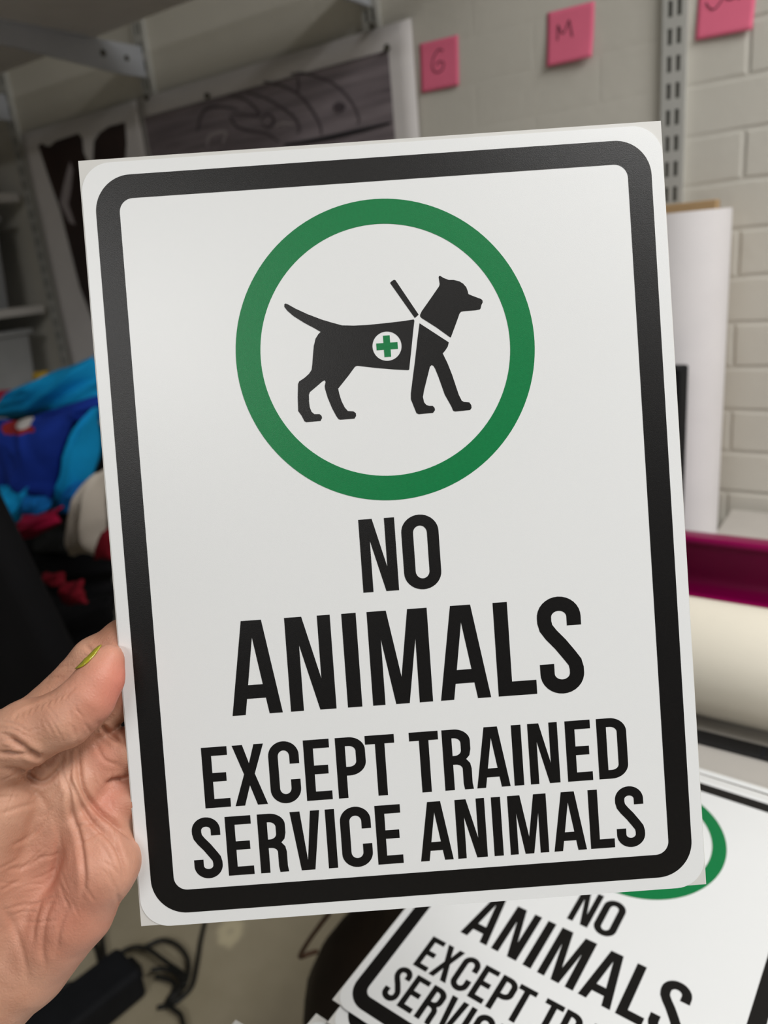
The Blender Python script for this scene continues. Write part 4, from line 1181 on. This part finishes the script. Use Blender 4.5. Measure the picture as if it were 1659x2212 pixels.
crease([(0, 1660), (48, 1668), (87, 1690), (118, 1672), (136, 1640)], 1.1, 1.0)
crease([(0, 1705), (45, 1700), (80, 1715), (105, 1745)], 0.35, 1.2)
crease([(138, 1622), (134, 1663), (150, 1712), (154, 1753), (168, 1795), (176, 1836), (182, 1898), (178, 1940)], 0.9, 0.9)
crease([(169, 1605), (171, 1671), (185, 1716), (214, 1753), (255, 1786), (292, 1818)], 1.3, 0.95)
crease([(140, 1642), (157, 1696), (194, 1770), (243, 1819), (264, 1865), (268, 1912)], 0.8, 0.9)
crease([(124, 1753), (128, 1800), (124, 1846), (112, 1898), (78, 1943)], 0.5, 1.3)
crease([(150, 1610), (152, 1660), (148, 1700)], 0.5, 0.8)
crease([(145, 1700), (120, 1740), (90, 1770)], 0.3, 0.7)
crease([(155, 1790), (190, 1780), (225, 1770)], 0.25, 0.6)
crease([(160, 1830), (200, 1805), (230, 1790)], 0.25, 0.6)
crease([(90, 1940), (78, 1985), (72, 2040)], 0.35, 0.9)
crease([(120, 1935), (100, 1975), (92, 2045), (98, 2090)], 0.45, 1.0)
crease([(150, 1950), (130, 2000), (122, 2060)], 0.35, 0.9)
crease([(20, 1830), (60, 1810), (100, 1770)], 0.3, 0.8)
crease([(10, 1880), (60, 1870), (105, 1840)], 0.3, 0.8)
crease([(0, 1760), (40, 1745), (75, 1735)], 0.3, 0.8)
crease([(0, 1950), (30, 2000), (50, 2060), (60, 2130)], 0.35, 1.2)
crease([(262, 1985), (258, 1950), (250, 1925)], 0.35, 0.8)
crease([(214, 1562), (236, 1585), (262, 1606)], 1.2, 0.9)
crease([(228, 1696), (248, 1685), (274, 1684)], 1.0, 0.9)
crease([(205, 1600), (225, 1640), (262, 1655)], 0.3, 0.8)
crease([(155, 1566), (160, 1580), (163, 1594)], 0.25, 0.6)
crease([(180, 1560), (190, 1572), (196, 1584)], 0.25, 0.6)
crease([(182, 1392), (196, 1405), (204, 1418)], 0.3, 0.8)
crease([(120, 1444), (140, 1440), (158, 1436)], 0.2, 0.6)
crease([(100, 1468), (118, 1464), (140, 1464)], 0.2, 0.6)
for i in range(9):                                       # loose wrinkled skin over the thumb joint
    x = 28 + i * 14
    crease([(x, 1555 - i * 5.5), (x + 10, 1540 - i * 5.5), (x + 26, 1532 - i * 6)], 0.28, 0.55)
for i in range(6):
    crease([(0, 1560 + i * 13), (30, 1563 + i * 13), (66 - 4 * i, 1585 + i * 10)], 0.22, 0.55)
# broad lumps of the palm pads, plus small unevenness
rg = random.Random(11)
for i in range(46):                                      # fine secondary lines of the palm
    x0, y0 = rg.uniform(5, 265), rg.uniform(1655, 1990)
    if y0 > 1990 - (x0 - 150) * 0.5 and x0 > 150: continue
    a = math.radians(rg.gauss(72, 16) if x0 > 110 else rg.gauss(-28, 22))
    L0 = rg.uniform(18, 46)
    dx, dy = math.cos(a) * L0, math.sin(a) * L0
    crease([(x0 - dx, y0 - dy), (x0 + rg.uniform(-4, 4), y0 + rg.uniform(-4, 4)), (x0 + dx, y0 + dy)], rg.uniform(0.10, 0.24), rg.uniform(0.35, 0.6))
for i in range(16):                                      # fine lines along the thumb
    x0 = rg.uniform(0, 190); y0 = 1605 - x0 * 0.30 + rg.uniform(-28, 28)
    a = math.radians(rg.gauss(-25 if x0 < 90 else 60, 12)); L0 = rg.uniform(10, 24)
    dx, dy = math.cos(a) * L0, math.sin(a) * L0
    crease([(x0 - dx, y0 - dy), (x0 + rg.uniform(-2, 2), y0 + rg.uniform(-2, 2)), (x0 + dx, y0 + dy)], rg.uniform(0.08, 0.18), 0.42)
disp *= 1.2
lump = np.array([noise.noise(Vector(p) * 0.055) * 0.55 + noise.noise(Vector(p) * 0.16) * 0.22 for p in co])
co2 = co + no * (disp + lump)[:, None]
# keep the flesh on its own side of the sheet
over = (co2[:, 0] > -0.2) & (co2[:, 1] < 304) & (co2[:, 1] > 0)
front = over & (co2[:, 2] > -0.2) & (co[:, 2] > -1.5)
back = over & (~front) & (co2[:, 2] > -0.7)
thumb_side = over & (np.abs(co2[:, 2]) < 2.5)
co2[back, 2] = -0.7
hand_me.vertices.foreach_set('co', co2.ravel() / 1000.0)
# blush where pressed: thumb pad and finger pads
def blob(pix, w, r):
    c = on_sign(pix[0], pix[1], w); return np.exp(-(np.linalg.norm(co - c, axis=1) / r) ** 2)
bl = 0.75 * blob((252, 1462), 8, 11) + 0.45 * blob((205, 1520), 12, 12) + 0.4 * blob((235, 1725), -2, 9) + 0.3 * blob((230, 1640), -2, 8) + 0.3 * blob((190, 1890), 8, 22) + 0.25 * blob((130, 1980), 8, 20)
at_ = hand_me.attributes.new('blush', 'FLOAT', 'POINT')
at_.data.foreach_set('value', np.clip(bl, 0, 0.85).astype(np.float32))
hand_me.polygons.foreach_set('use_smooth', [True] * len(hand_me.polygons))
hand_me.update()
hand_me.name = 'hand'
hand = link('hand', hand_me, MAT['skin'])
place(hand, SIGN_O, SIGN_U, SIGN_V, SIGN_N)
tag(hand, "left hand of a person gripping the held sign's left edge, thumb in front", 'hand')

# thumb nail with yellow-green polish
A_ = on_sign(200, 1495, 10.5); B_ = on_sign(236, 1424, 6.0)
axv = (B_ - A_) / np.linalg.norm(B_ - A_)
cdir = camL - B_; cdir /= np.linalg.norm(cdir); cdir -= axv * (cdir @ axv); cdir /= np.linalg.norm(cdir)
pdir = np.cross(axv, cdir)
if pdir[0] > 0: pdir = -pdir
s0 = on_sign(196, 1457, 9.0); s1 = on_sign(233, 1397, 6.0)
vs, fs = [], []
ns, nt_ = 22, 14
t0 = (s0 - A_) @ axv - 0.3; t1 = (s1 - A_) @ axv - 0.2
for lay in (0.55, 0.0):
    for i in range(ns + 1):
        f = i / ns
        wd_ = (1 - abs(2 * f - 1) ** 2.6) ** 0.5
        for j in range(nt_ + 1):
            ang = math.radians((2 * j / nt_ - 1) * 44 - 3) * max(wd_, 0.03)
            dirv = math.cos(ang) * pdir + math.sin(ang) * cdir
            base = A_ + axv * (t0 + (t1 - t0) * f)
            r = np.linspace(0, 16, 90)
            pts = base + r[:, None] * dirv
            dd = hand_sdf(pts)
            k = np.argmax(dd > 0) if (dd > 0).any() else 60
            vs.append((base + dirv * (r[k] + 0.12 + lay)) / 1000)
m = (ns + 1) * (nt_ + 1)
for i in range(ns):
    for j in range(nt_):
        a = i * (nt_ + 1) + j
        fs.append((a, a + 1, a + nt_ + 2, a + nt_ + 1)); fs.append((m + a + nt_ + 1, m + a + nt_ + 2, m + a + 1, m + a))
edge = list(range(nt_)) + [nt_ + i * (nt_ + 1) for i in range(ns)] + [m - 1 - j for j in range(nt_)] + [(ns - i) * (nt_ + 1) for i in range(ns)]
for k, a in enumerate(edge):
    b = edge[(k + 1) % len(edge)]; fs.append((b, a, a + m, b + m))
nail = mesh('thumb_nail', vs, fs, MAT['nail'], hand, True)
nail['label'] = 'yellow-green polished thumb nail'
